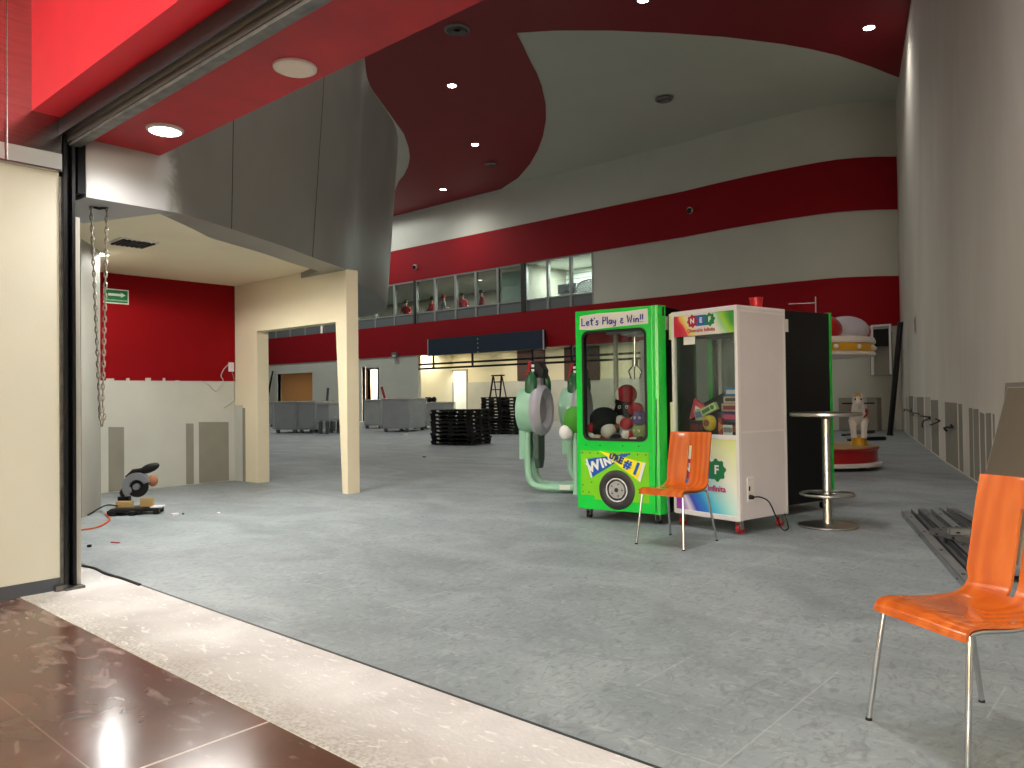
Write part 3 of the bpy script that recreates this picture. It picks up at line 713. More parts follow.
# grey nib wall behind the shutter guide
a, c = W(-4.62, 8.25), W(-4.79, 8.95)
b = MB(); b.prism([(a.x, a.y, 0), (c.x, c.y, 0), (c.x - 1.1, c.y + .1, 0), (a.x - 1.6, a.y - 1.0, 0)], (0, 0, 3.05)); struct(b.build('wall_nib', M['grey_wall']), 'grey wall end left of the side room')
b = MB(); b.box(-14, xc - 0.1, 2.0, 2.2, 0, 3.1); b.box(-14, XJ - 1.2, 2.0, 2.1, 0, ZC); struct(b.build('wall_side_room_front', M['grey_wall']))
# corridor side behind the photographer
b = MB(); b.box(-9, 6, -7.2, -7, 0, 4.6); struct(b.build('wall_corridor', M['cream']))
b = MB(); b.box(-9, 6, -7.2, 1.73, 4.6, 4.8); struct(b.build('ceiling_corridor', M['white_ceil']))
b = MB(); b.box(2.6, 6, 1.7, 2.3, 0, 4.7); struct(b.build('wall_corridor_right', M['cream']))

# ================================================================== LIGHT FITTINGS
def round_light(p, r, label, lit, group=None, mat=None, depth=0.02):
    t = thing('ceiling_light', label, 'light', p, 0, group)
    m = MB(); m.lathe([(r * 0.86, 0.0), (r * 0.86, -depth), (r, -depth * .6), (r * 1.02, 0.0)], 40); m.build('ring', M['lamp_ring'], t, True)
    m = MB(); m.lathe([(0.001, -depth * 0.9), (r * 0.86, -depth * 0.9), (r * 0.86, -0.001)], 40); m.build('diffuser', mat or (M['emit'] if lit else M['off']), t)
    return t
p = at_h(165, 129, 3.05); t = round_light(p, 0.115, 'bright round lit lamp at the left end of the red soffit', True)
spot((0, 0, -0.04), 90, 2.8, 0.8, 0.1, (1, 0.96, 0.92), t)
p = at_h(295, 67, 3.05); round_light(p, 0.115, 'unlit round flush lamp on the red soffit', False)
HALL = [(452, 85, 'lit hall downlight, uppermost of three on the red ceiling tongue'), (475, 144, 'lit hall downlight, middle of three on the red ceiling tongue'), (443, 189, 'lit hall downlight, lowest of three on the red ceiling tongue'),
        (643, -1, 'lit hall downlight at the top edge of the picture'), (869, 27, 'lit hall downlight on the red ceiling near the right wall')]
PH = 850
for px, py, lab in HALL:
    p = at_h(px, py, ZC); t = round_light(p, 0.15, lab, True, None, M['emit_hall'], 0.03)
    spot((0, 0, -0.06), PH * (0.5 if py == 189 else 0.4 if py == 27 else 1), 2.6 if py == 189 else 2.3, 1.0, 0.15, (1, 0.98, 0.92), t)
for (x0, y0) in ((-17, 9), (-24, 15), (-33, 15), (-41, 16)):
    spot((x0, y0, ZC - 0.1), PH * 0.55, 2.3, 1.0, 0.3, (1, 0.98, 0.94))
for (x0, y0, k) in ((-1.2, 4.0, 0.6), (-3.4, 4.2, 0.95), (-4.2, 6.0, 0.55), (-7.0, 7.8, 0.45)):  # unseen spots added to brighten the near hall floor
    spot((x0, y0, ZC - 0.05), 1000 * k, 2.0, 1.0, 0.3, (1, 0.98, 0.95))
p, n = rw(904, 30)
p = at_h(100, 253, 3.0); t = round_light(p, 0.11, 'lit round lamp on the cream side room ceiling behind the chain', True, None, M['emit'])
spot((0, 0, -.04), 235, 3.0, .2, .14, (1, 0.99, 0.93), t)
p = at_h(238, 239, 3.0); t = round_light(p, 0.07, 'small lit lamp on the side room ceiling near the fascia edge', True, None, M['emit'])
spot((0, 0, -.04), 22, 2.9, .5, .06, (1, 0.97, 0.9), t)
area((-7.45, 3.75, 2.94), 125, 0.7, 0.7, (1, 0.98, 0.93))  # added fill light for the doorway wall, no fitting here
p = at_h(133, 242, 3.0); t = thing('air_vent', 'square dark vent in the side room ceiling', 'vent', p)
m = MB(); m.box(-.2, .2, -.2, .2, -0.015, 0); m.build('frame', M['lamp_ring'], t); m = MB()
for k in range(7): m.box(-.17, .17, -.17 + k * .052, -.14 + k * .052, -0.03, -0.012)
m.build('louvre', M['vent_dark'], t)
for px, py, r, lab in ((457, 29, 0.33, 'round grey ceiling vent, largest and nearest on the red tongue'), (664, 99, 0.28, 'round grey ceiling vent on the white ceiling'), (491, 164, 0.24, 'round grey ceiling vent, small one low on the red tongue')):
    p = at_h(px, py, ZC); t = thing('round_vent', lab, 'vent', p)
    m = MB(); m.lathe([(r, 0), (r, -0.03), (r * .8, -0.06), (r * .78, -0.02), (r * .78, 0)], 36); m.build('outer_ring', M['vent'], t, True)
    for q in (0.55, 0.3):
        m = MB(); m.lathe([(r * q, -0.02), (r * (q + .13), -0.07), (r * (q + .15), -0.055), (r * (q + .02), -0.01)], 32); m.build('vane_ring', M['vent'], t, True)
    m = MB(); m.lathe([(0.001, -0.004), (r * .78, -0.004), (r * .78, -.001)], 32); m.build('throat', M['vent_dark'], t)
# mall corridor lighting
for (x0, y0, pw) in ((-4.0, -1.0, 62), (-0.6, -1.4, 75), (2.6, -1.2, 95), (-2.2, -4.2, 170), (2.0, -4.2, 190)):
    area((x0, y0, 4.55), pw * .82, 2.0, 1.4, (1, 1, 0.99))

for (x0, y0) in ((-31.5, 21.8), (-38, 21.8)): spot((x0, y0, ZC - .1), 620, 3.08, 0.12, 0.3, (0.97, 1, 0.97))
# added unseen fill light behind the camera, brightens upright faces
area((1.5, -6.8, 2.0), 950, 7.0, 2.6, (1, 1, 1), (PI / 2, 0, PI))
# ================================================================== SMALL THINGS ON THE BUILDING
p = at_x(116, 296.5, xc); t = thing('exit_sign', 'green evacuation route sign with white arrow on the red wall', 'sign', (xc + 0.002, p.y, p.z), PI / 2)
m = MB(); m.box(-.165, .165, -.008, 0, -.10, .10); m.build('border', M['signwhite'], t)
m = MB(); m.box(-.15, .15, -.011, -.006, -.085, .085); m.build('board', M['signgreen'], t)
m = MB(); m.prism([(-.11, -.011, .005), (.06, -.011, .005), (.06, -.011, -.012), (.12, -.011, .022), (.06, -.011, .056), (.06, -.011, .039), (-.11, -.011, .039)], (0, -.004, 0)); m.build('arrow', M['signwhite'], t)
text('lettering', 'RUTA DE EVACUACION', 0.027, M['signwhite'], t, (0, -.0125, -.055), extrude=.001)
p = at_x(231, 367, xc); t = thing('wall_socket', 'white socket plate on the red wall near the corner', 'socket', (xc, p.y, p.z), PI / 2)
m = MB(); m.box(-.045, .045, -.012, 0, -.07, .07); m.build('plate', M['white'], t, bevel=.004); m = MB(); m.box(-.015, .015, -.016, -.01, -.03, .03); m.build('outlet', M['lamp_ring'], t)
w1 = [at_x(x, y, xc + .02) for x, y in ((229, 364), (224, 369), (221, 376), (223, 381), (216, 391), (208, 384), (200, 381))]
m = MB(); m.tube(smooth_line([tuple(v) for v in w1], 5), .006, 6); tag(m.build('loose_wire', M['putty'], None, True), 'thin pale wire dangling left of the wall socket', 'wire')
w1 = [at_x(x, y, xc + .02) for x, y in ((232, 372), (235, 380), (238, 390), (241, 396), (234, 401), (224, 408))]
w1 = [Vector((v.x, min(v.y, YD - .03), v.z)) for v in w1]
m = MB(); m.tube(smooth_line([tuple(v) for v in w1], 5), .005, 6); tag(m.build('loose_wire', M['patch'], None, True), 'thin wire trailing down the room corner below the socket', 'wire')
# hanging hoist chain
t = thing('hoist_chain', 'looped steel chain hanging from the grey fascia underside', 'chain', (0, 0, 0))
def links(pts, name):
    m = MB(); L = 0.052
    total = [0.0]
    for a, c in zip(pts, pts[1:]): total.append(total[-1] + (c - a).length)
    n = int(total[-1] / (L * .78))
    for k in range(n):
        s = k * L * .78; i = max(j for j in range(len(pts) - 1) if total[j] <= s + 1e-6); q = (s - total[i]) / (total[i + 1] - total[i]); c = pts[i].lerp(pts[i + 1], q); d = (pts[i + 1] - pts[i]).normalized()
        u = d.orthogonal().normalized(); v = d.cross(u); u = v if k % 2 else u; u = (u + (v if not k % 2 else d.orthogonal().normalized()) * .45).normalized()
        m.tube([c + d * (L * .5 * math.cos(g)) + u * (L * .27 * math.sin(g)) for g in [2 * PI * j / 10 for j in range(10)]], .0052, 5, True)
    return m.build(name, M['chain'], t, True)
ca, cb = at_h(91, 206, ZB0), at_h(107, 208, ZB0)
ca.x -= 0.0
zz0 = at_plane(101, 418, (ca.x, ca.y, 0), fwd0).z
cc = at_plane(100.5, 417, (ca.x, ca.y, 0), fwd0); cd = at_plane(102.5, 417, (ca.x, ca.y, 0), fwd0); ce = at_plane(101, 433, (ca.x, ca.y, 0), fwd0)
links([ca, cc], 'strand'); links([cb, cd], 'strand'); links([cc, ce + Vector((.01, 0, .02))], 'tail'); links([cd + Vector((.01, .01, 0)), ce], 'tail')
m = MB(); m.tube([ca + Vector((-.02, 0, .002)), ca.lerp(cb, .5) + Vector((0, 0, -.012)), cb + Vector((.02, 0, .002))], .01, 8); m.build('hook', M['black_metal'], t)
# dome cameras and a box on the back wall
for px, py, lab in ((415, 267, 'small pale dome camera on the red band above the windows at left'), (690, 210.5, 'small dome camera at the middle of the upper red band')):
    p = at_y(px, py, YB - .1); t = thing('dome_camera', lab, 'camera', p)
    m = MB(); m.cyl((0, .08, 0), (0, -.05, 0), .13, .12, 20); m.build('housing', M['white'], t, True); m = MB(); m.ell((0, -.06, -.02), .1, .1, .1); m.build('dome', M['screen'], t, True)
p = at_y(395, 355, YB - .1); t = thing('wall_box', 'small grey box hung at the lower edge of the red band', 'box', p)
m = MB(); m.box(-.18, .18, -.08, .1, -.14, .14); m.build('case', M['panel'], t, bevel=.01); m = MB(); m.box(-.13, .13, -.09, -.08, -.1, .0); m.build('front', M['lamp_ring'], t)
# navy sign and black rails in front of the shop
p, q = at_y(430, 341, YB - .3), at_y(545, 352, YB - .3)
t = thing('shop_sign', 'long dark navy sign board above the recessed shop front', 'sign', (p.x, YB - .42, 0))
wS = q.x - p.x; zs0 = at_y(430, 356, YB - .3).z; zs1 = at_y(430, 339.6, YB - .3).z
m = MB(); m.box(0, wS, 0, .22, zs0, zs1); m.build('board', M['navy'], t); 
for xq in (-.03, wS): m = MB(); m.box(xq, xq + .03, -.02, .04, zs0 - .05, zs1); m.build('end_trim', M['white'], t)
zc = (zs0 + zs1) / 2
for k in range(4): m = MB(); m.box(wS * .465 - .03, wS * .465 + .03, -.01, .0, zc - .40 + k * .2, zc - .34 + k * .2); m.build('mounting_hole', M['patch_l'], t)
t = thing('black_railing', 'black metal rail frame hanging across the shop front opening', 'rail', (0, YB - .12, 0))
r0, r1 = at_y(419, 365, YB - .12), at_y(640, 350, YB - .12)
zt = (at_y(419, 365, YB - .12).z + at_y(574, 356, YB - .12).z) / 2; zl = (at_y(419, 369.3, YB - .12).z + at_y(574, 361.3, YB - .12).z) / 2
for zv in (zt, zl):
    m = MB(); m.box(r0.x, r1.x, -.04, .04, zv - .045, zv + .045); m.build('rail', M['black_metal'], t)
for px in (433.5, 472.5, 533, 572):
    m = MB(); u = at_y(px, 360, YB - .12).x; m.box(u - .045, u + .045, -.03, .03, zl - .04, 3.36); m.build('hanger', M['black_metal'], t)

# ================================================================== CHAIRS
def make_chair(label, loc, rz):
    t = thing('plywood_chair', label, 'chair', loc, rz)
    prof = [(0.238, .418), (.236, .436), (.226, .452), (.205, .461), (.17, .463), (.1, .457), (0.02, .450), (-.06, .448), (-.12, .452), (-.16, .462), (-.188, .480), (-.206, .508), (-.217, .545), (-.228, .60), (-.24, .66), (-.253, .73), (-.267, .80), (-.281, .86), (-.292, .905), (-.296, .915)]
    hw = .205
    cols = [-1, -.97, -.8, -.55, -.3, -.075, .075, .3, .55, .8, .97, 1]
    def wid(i):
        z = prof[i][1]; x = prof[i][0]
        return hw * (1.0 if x > -.12 else 0.965)
    def sheet(i0, i1, name):
        m = MB(); rows = []; th = .012
        for i in range(i0, i1 + 1):
            x, z = prof[i]; a = Vector(prof[max(i - 1, 0)]); c = Vector(prof[min(i + 1, len(prof) - 1)]); d = (c - a).normalized(); n = Vector((d.y, -d.x))
            if n.y < 0 and i < 9: n = -n
            if i >= 9: n = Vector((abs(d.y), abs(d.x)))
            up, lo = [], []
            for q in cols:
                cupx = 0.018 * (q * q) if i > 11 else 0.0
                y = q * wid(i)
                if i >= len(prof) - 1: y *= .985
                up.append(m.bm.verts.new((x + cupx + n.x * th * .5, y, z + n.y * th * .5))); lo.append(m.bm.verts.new((x + cupx - n.x * th * .5, y, z - n.y * th * .5)))
            rows.append((up, lo))
        def slot(i, k): return k == 5 and 10 <= i + i0 < 16
        n = len(cols)
        for i in range(len(rows) - 1):
            for k in range(n - 1):
                if slot(i, k): continue
                for sd in (0, 1): m.face([rows[i][sd][k], rows[i][sd][k + 1], rows[i + 1][sd][k + 1], rows[i + 1][sd][k]])
                for kk, nb in ((k, k - 1), (k + 1, k + 1)):
                    if nb < 0 or nb >= n - 1 or slot(i, nb): m.face([rows[i][0][kk], rows[i + 1][0][kk], rows[i + 1][1][kk], rows[i][1][kk]])
                for ii, nb in ((i, i - 1), (i + 1, i + 1)):
                    if nb < 0 or nb >= len(rows) - 1 or slot(nb, k): m.face([rows[ii][0][k], rows[ii][0][k + 1], rows[ii][1][k + 1], rows[ii][1][k]])
        return m.build(name, M['ply'], t, True)
    sheet(0, 10, 'seat'); sheet(10, len(prof) - 1, 'backrest')
    for s in (-1, 1):
        fx = [(.262, s * .222, .004), (.212, s * .193, .40), (.206, s * .188, .425), (.19, s * .184, .437), (.15, s * .182, .441)]
        m = MB(); m.tube(smooth_line(fx, 4), .0105, 12); lg = m.build('leg', M['chrome'], t, True)
        bx = [(-.285, s * .225, .004), (-.195, s * .192, .39), (-.186, s * .188, .42), (-.168, s * .184, .436), (-.12, s * .182, .438)]
        m = MB(); m.tube(smooth_line(bx, 4), .0105, 12); lb = m.build('leg', M['chrome'], t, True)
        m = MB(); m.tube([(.15, s * .182, .441), (.02, s * .182, .432), (-.12, s * .182, .438)], .0105, 12); m.build('side_rail', M['chrome'], t, True)
        for L, q in ((lg, fx[0]), (lb, bx[0])):
            m = MB(); m.cyl((q[0], q[1], 0), (q[0], q[1], .010), .0125, .0115, 14); m.build('foot_cap', M['rubber'], L, True)
    for xr in (.13, -.1):
        m = MB(); m.tube([(xr, -.182, .438), (xr, .182, .438)], .008, 10); m.build('cross_bar', M['chrome'], t, True)
    return t
def chair_pose(A, Bp, C, D):
    ctr = (A + Bp + C + D) / 4; f = ((A + Bp) - (C + D)); return ctr, math.atan2(f.y, f.x)
A, Bp, C = at_h(872, 720), at_h(955, 776), at_h(988, 702)
c, rz = chair_pose(A, Bp, C, Bp + (C - A))
ch = make_chair('orange plywood chair with chrome legs, large in the right foreground', (c.x, c.y, 0), rz)
A, Bp, C, D = at_h(637, 544), at_h(682.5, 551), at_h(712, 541), at_h(673, 535)
c, rz = chair_pose(A, Bp, C, D)
copy_tree(ch, 'orange plywood chair with chrome legs in front of the green and white machines', None, (c.x, c.y, 0), rz)

# ================================================================== CLAW MACHINES
def caster(m_parent, x, y, r, wheelmat, h):
    m = MB(); m.box(-.03, .03, -.03, .03, h - .012, h); m.box(-.026, -.02, -.02, .03, r * .9, h - .01); m.box(.02, .026, -.02, .03, r * .9, h - .01)
    c = m.build('caster', M['steel'], m_parent, loc=(x, y, 0)); m = MB(); m.cyl((-.018, .01, r), (.018, .01, r), r, r, 18); m.cyl((-.021, .01, r), (.021, .01, r), r * .35, r * .35, 10)
    m.build('wheel', wheelmat, c, True)
def rrect(x0, x1, z0, z1, r, n=6):
    P = []
    for cx, cz, a0 in ((x1 - r, z1 - r, 0), (x0 + r, z1 - r, PI / 2), (x0 + r, z0 + r, PI), (x1 - r, z0 + r, 1.5 * PI)):
        for k in range(n + 1): P.append((cx + r * math.cos(a0 + k * PI / 2 / n), cz + r * math.sin(a0 + k * PI / 2 / n)))
    return P
def frame_plate(m, outer, inner, y0, y1):      # plate with a rounded hole; outer is a rectangle
    x0, x1, z0, z1 = outer
    O = []
    for (x, z) in inner:                       # project each hole point out to the rectangle
        cx, cz = (inner[0][0] + inner[len(inner) // 2][0]) / 2, (inner[0][1] + inner[len(inner) // 2][1]) / 2
        O.append((x, z))
    n = len(inner); k4 = n // 4; outp = []
    corners = [(x1, z1), (x0, z1), (x0, z0), (x1, z0)]
    for i in range(n): outp.append(corners[min(3, i // k4)])
    vi = [[m.bm.verts.new((x, y, z)) for x, z in inner] for y in (y0, y1)]
    vc = [[m.bm.verts.new((x, y, z)) for x, z in corners] for y in (y0, y1)]
    for sd in (0, 1):
        for i in range(n):
            j = (i + 1) % n; a, c = min(3, i // k4), min(3, j // k4)
            if a == c: m.face([vi[sd][i], vi[sd][j], vc[sd][a]])
            else: m.face([vi[sd][i], vi[sd][j], vc[sd][c], vc[sd][a]])
    for i in range(n):
        j = (i + 1) % n; m.face([vi[0][i], vi[0][j], vi[1][j], vi[1][i]])
    for a in range(4):
        c = (a + 1) % 4; m.face([vc[0][a], vc[0][c], vc[1][c], vc[1][a]])

# hand-lettered strokes for the paper banner
STROKES = {'L': [[(0, 1), (0.02, 0), (.5, .05)]], 'e': [[(.05, .3), (.45, .33), (.4, .55), (.15, .5), (.05, .2), (.25, 0), (.5, .12)]], 't': [[(.25, .95), (.22, .1), (.4, 0)], [(0, .62), (.5, .66)]], "'": [[(.1, 1), (.05, .8)]],
           's': [[(.42, .5), (.15, .55), (.1, .38), (.4, .2), (.3, -.02), (.02, .05)]], 'P': [[(.05, 0), (.08, 1), (.5, .9), (.48, .55), (.08, .48)]], 'l': [[(.1, 1), (.12, 0)]], 'a': [[(.45, .5), (.15, .5), (.05, .2), (.2, 0), (.42, .2), (.45, .5), (.5, 0)]],
           'y': [[(.05, .5), (.1, .15), (.42, .2)], [(.45, .5), (.35, -.3), (.1, -.3)]], '&': [[(.45, .6), (.15, .62), (.2, .4), (.4, .4)], [(.2, .4), (.05, .15), (.25, 0), (.5, .12)]], 'W': [[(0, 1), (.15, 0), (.32, .7), (.5, 0), (.68, 1)]], 'i': [[(.1, .55), (.12, 0)], [(.12, .8), (.13, .84)]],
           'n': [[(.05, .5), (.08, 0)], [(.08, .35), (.3, .52), (.42, .4), (.45, 0)]], '!': [[(.12, 1), (.1, .3)], [(.1, .06), (.1, .0)]], ' ': []}
def scribble(body, x0, x1, z0, hgt, y, parent, mat):
    m = MB(); adv = {'L': .62, 'P': .6, 'W': .82, ' ': .42, 'l': .28, 'i': .3, '!': .3, "'": .2}
    tot = sum(adv.get(ch, .6) for ch in body); k = (x1 - x0) / tot; x = x0
    for i, ch in enumerate(body):
        for st in STROKES[ch]:
            m.tube([(x + px * k * .95, y, z0 + pz * hgt) for px, pz in st], .0065, 6)
        x += adv.get(ch, .6) * k
    return m.build('lettering', mat, parent)

def make_green(label, loc, rz):
    t = thing('claw_machine', label, 'arcade machine', loc, rz)
    w, z0, z1, d = .465, .10, 2.10, .86
    fx = .378                                 # right end of the flat front
    # cabinet: black right side, base tray, roof, framed openings at the left and rear
    m = MB(); m.box(w - .03, w, .08, d, z0, z1 - .01); m.build('side_panel', M['black'], t)
    m = MB(); m.box(-w + .01, w - .03, .03, d - .01, z0, .74); m.build('base_cabinet', M['black'], t)
    m = MB(); m.box(-w, w, .03, d, z1 - .1, z1 - .012); m.build('roof', M['black'], t)
    m = MB(); m.box(-w, -w + .035, d - .05, d, z0, z1 - .1); m.build('corner_post', M['steel'], t)
    m = MB(); m.box(-w, -w + .05, .03, .10, .7, z1 - .1); m.build('corner_post', M['black'], t)
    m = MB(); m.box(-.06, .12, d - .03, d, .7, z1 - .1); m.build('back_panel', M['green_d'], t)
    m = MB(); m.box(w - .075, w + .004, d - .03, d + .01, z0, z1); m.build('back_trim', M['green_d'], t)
    m = MB(); m.box(-w + .03, -.08, d - .02, d - .012, .74, z1 - .1); m.box(.14, w - .08, d - .02, d - .012, .74, z1 - .1); m.build('rear_glass', M['glass'], t)
    m = MB(); m.box(-w + .006, -w + .014, .10, d - .05, .74, z1 - .1); m.build('side_glass', M['glass'], t)
    m = MB(); m.box(-w + .03, w - .04, .05, d - .04, .72, .752); m.build('prize_tray', M['black'], t)
    # green front door with rounded window
    m = MB(); inn = rrect(-.395, .315, .79, 1.895, .075); frame_plate(m, (-w, fx, z0, z1), inn, -.03, .04)
    m.build('front_door', M['green'], t, bevel=.006)
    m = MB(); o2 = inn; i2 = rrect(-.373, .293, .812, 1.873, .06)
    a = [[m.bm.verts.new((x, y, z)) for x, z in P] for P, y in ((o2, -.034), (i2, -.036), (i2, .03), (o2, .03))]
    for r0, r1 in ((0, 1), (1, 2), (2, 3), (3, 0)):
        for k in range(len(o2)): m.face([a[r0][k], a[r0][(k + 1) % len(o2)], a[r1][(k + 1) % len(o2)], a[r1][k]])
    m.build('window_gasket', M['rubber'], t)
    m = MB(); m.prism([(x, .0, z) for x, z in i2], (0, .006, 0)); m.build('window', M['glass'], t)
    # faceted right column
    m = MB(); m.prism([(fx, -.03, z0), (fx + .035, -.045, z0), (fx + .06, -.035, z0), (w - .01, .02, z0), (w + .004, .08, z0), (fx, .05, z0)], (0, 0, z1 - z0)); m.build('corner_column', M['green'], t)
    m = MB(); m.tube([(fx + .02, -.049, .13), (fx + .024, -.05, .5), (fx + .036, -.052, .75), (fx + .04, -.05, 1.2)], .004, 6); m.build('cable', M['rubber'], t)
    # paper banner
    m = MB(); P = [(-.415, 1.915), (-.41, 2.05), (-.2, 2.065), (.1, 2.062), (.335, 2.075), (.34, 1.93), (.12, 1.925), (-.1, 1.915), (-.3, 1.905)]
    m.prism([(x, -.032, z) for x, z in P], (0, -.003, 0)); bn = m.build('banner', M['paper'], t)
    scribble("Let's Play & Win!!", -.385, .30, 1.95, .075, -.038, bn, M['ink'])
    # lime panel with rivets
    m = MB(); m.prism([(-.42, -.031, .24), (-.27, -.031, .24), (-.27, -.031, .20), (.325, -.031, .20), (.325, -.031, .69), (-.42, -.031, .69)], (0, -.003, 0)); lp = m.build('lower_panel', M['lime'], t)
    m = MB()
    for (x, z) in tuple((-.40 + k * .087, .665) for k in range(9)) + ((-.4, .27), (-.33, .27), (-.4, .34), (-.3, .37), (.22, .33), (.26, .30), (-.26, .46), (.02, .56)): m = MB(); m.cyl((x, -.033, z), (x, -.037, z), .007, .007, 8); m.build('rivet', M['dgreen'], lp)
    for x in (-.36, -.2, .05, .22): m = MB(); m.cyl((x, -.029, .745), (x, -.034, .745), .006, .006, 8); m.build('screw', M['black'], t)
    # tyre emblem
    wc = (-.02, .31)
    R = Matrix.Translation((wc[0], -.034, wc[1])) @ Matrix.Rotation(PI / 2, 4, 'X')
    m = MB(); m.lathe([(.115, 0), (.12, .006), (.15, .012), (.18, .01), (.196, 0.0)], 48, R); ty = m.build('tyre_emblem', M['tyre'], t, True)
    m = MB(); m.lathe([(.106, 0.002), (.106, .009), (.117, .009), (.117, .002)], 48, R); m.build('rim_band', M['pwhite'], ty)
    m = MB(); m.lathe([(.001, .012), (.03, .012), (.05, .009), (.085, .010), (.09, .004), (.09, 0)], 36, R); hb = m.build('hub', M['hub'], ty, True)
    m = MB(); m.lathe([(.001, .014), (.021, .014), (.023, .008)], 20, R)
    for k in range(5):
        g = k * 2 * PI / 5
        if k == 0: m.build('hub_cap', M['tyre'], ty)
        m = MB(); m.cyl((wc[0] + .06 * math.cos(g), -.043, wc[1] + .06 * math.sin(g)), (wc[0] + .06 * math.cos(g), -.046, wc[1] + .06 * math.sin(g)), .008, .008, 8); m.build('wheel_nut', M['tyre'], ty)
    # two pennants
    m = MB(); m.prism([(-0.3650, -.0345, .60), (-0.3050, -.0345, .415), (0.1450, -.0345, .68)], (0, -.003, 0)); pb = m.build('pennant', M['pblue'], t); pb['label'] = 'blue pennant reading WIN'
    m = MB(); m.prism([(-0.3650, -.0376, .602), (-0.3450, -.0376, .608), (-0.2870, -.0376, .425), (-0.3050, -.0376, .413)], (0, -.001, 0)); m.build('stripe', M['pwhite'], pb)
    for ch, x, z, sz in (('W', -0.2700, .530, .135), ('I', -0.1780, .563, .125), ('N', -0.1180, .586, .10), ('N', -0.0500, .61, .07)): text('lettering', ch, sz, M['pwhite'], pb, (x, -.039, z), (PI / 2, -.36, 0), .001, .006)
    m = MB(); m.prism([(-0.2050, -.0385, .69), (0.2950, -.0385, .585), (0.2350, -.0385, .40)], (0, -.003, 0)); py = m.build('pennant', M['pyellow'], t); py['label'] = "yellow pennant reading YOU'RE #1"
    m = MB(); m.prism([(0.2650, -.0416, .594), (0.2950, -.0416, .588), (0.2350, -.0416, .40), (0.2100, -.0416, .425)], (0, -.001, 0)); m.build('stripe', M['pwhite'], py)
    for ch, x, z, sz in (('U', -0.0700, .635, .06), ("'", -0.0400, .64, .06), ('R', -0.0150, .617, .075), ('E', 0.0300, .600, .088), ('#', 0.1050, .565, .12), ('1', 0.1950, .523, .17)): text('lettering', ch, sz, M['pblue'] if ch in '#1' else M['pnavy'], py, (x, -.043, z), (PI / 2, .40, 0), .001, .006)
    # sticker at the top of the black side, claw gantry inside
    m = MB(); m.box(w, w + .002, .09, .15, 1.87, 2.0); m.build('side_sticker', M['paper'], t)
    m = MB(); m.box(-.42, .42, .3, .33, 1.90, 1.93); m.box(-.42, .42, .56, .59, 1.90, 1.93); m.box(-.12, .06, .3, .6, 1.86, 1.92); m.build('gantry', M['galv'], t)
    m = MB(); m.cyl((-.03, .44, 1.86), (-.03, .44, 1.62), .008); m.cyl((-.03, .44, 1.62), (-.03, .44, 1.54), .035, .03)
    for k in range(3):
        g = k * 2 * PI / 3; m.tube([(-.03 + .02 * math.cos(g), .44 + .02 * math.sin(g), 1.55), (-.03 + .08 * math.cos(g), .44 + .08 * math.sin(g), 1.49), (-.03 + .05 * math.cos(g), .44 + .05 * math.sin(g), 1.41)], .007, 6)
    m.build('claw', M['chrome'], t)
    for (x, y) in ((-.38, .05), (.38, .05), (-.38, .78), (.38, .78)): caster(t, x, y, .035, M['rubber'], .10)
    return t
FL, FR = W(.672, 7.87), W(1.475, 7.32)
d = (FR - FL).normalized(); rzg = math.atan2(d.y, d.x); gpos = FL + d * .465
GM = make_green('green front claw machine full of soft toys, with paper banner and black tyre emblem', (gpos.x, gpos.y, 0), rzg)
FR2 = W(2.715, 7.80); d2v = Vector((.545, -.838)); d2 = W(d2v.x, d2v.y).normalized(); p2 = FR2 - d2 * .465
G2 = copy_tree(GM, 'green and black claw machine standing behind the white machine, black side showing', None, (p2.x, p2.y, 0), math.atan2(d2.y, d2.x))
TG = Matrix.Translation((gpos.x, gpos.y, 0)) @ Matrix.Rotation(rzg, 4, 'Z')

# soft toys in the green machine: (x, y, z, radius, colours, kind, label)
def plush(x, y, z, r, body, label, ears=None, eyes=True, spot_m=None, sq=1.0, extra=None, T=TG):
    t = thing('plush_toy', label, 'soft toy', T @ Vector((x, y, z - r * .9)), rzg + random.uniform(-.3, .3), 'soft toys in the green machine')
    m = MB(); m.ell((0, 0, r * .9), r * 1.05, r * .9, r * sq, 18, 12); m.build('body', body, t, True)
    if ears:
        for s in (-1, 1): m = MB(); m.ell((s * r * .62, 0, r * (.9 + sq * .72)), r * .3, r * .18, r * .36, 10, 8); m.build('ear', ears, t, True)
    if eyes:
        for s in (-1, 1):
            m = MB(); m.ell((s * r * .34, -r * .80, r * 1.1), r * .16, r * .1, r * .18, 10, 8); e = m.build('eye', M['pwhite'], t, True)
            m = MB(); m.ell((s * r * .34, -r * .89, r * 1.1), r * .08, r * .04, r * .09, 8, 6); m.build('pupil', M['black'], e, True)
    if spot_m:
        m = MB(); m.ell((-r * .75, -r * .45, r * .85), r * .3, r * .3, r * .5, 12, 8); m.build('belly', spot_m, t, True)
    return t
pr, pk, pw, pb_, pbr, pg, pv = nmat('red_plush', (176, 18, 34), .9, bump=.3), nmat('black_plush', (20, 20, 22), .9, bump=.3), nmat('white_plush', (226, 222, 214), .9, bump=.3), nmat('cream_plush', (226, 214, 184), .9, bump=.3), nmat('brown_plush', (140, 92, 56), .9, bump=.3), nmat('olive_plush', (128, 146, 70), .9, bump=.3), nmat('purple_plush', (70, 50, 130), .9, bump=.3)
zt0 = .755
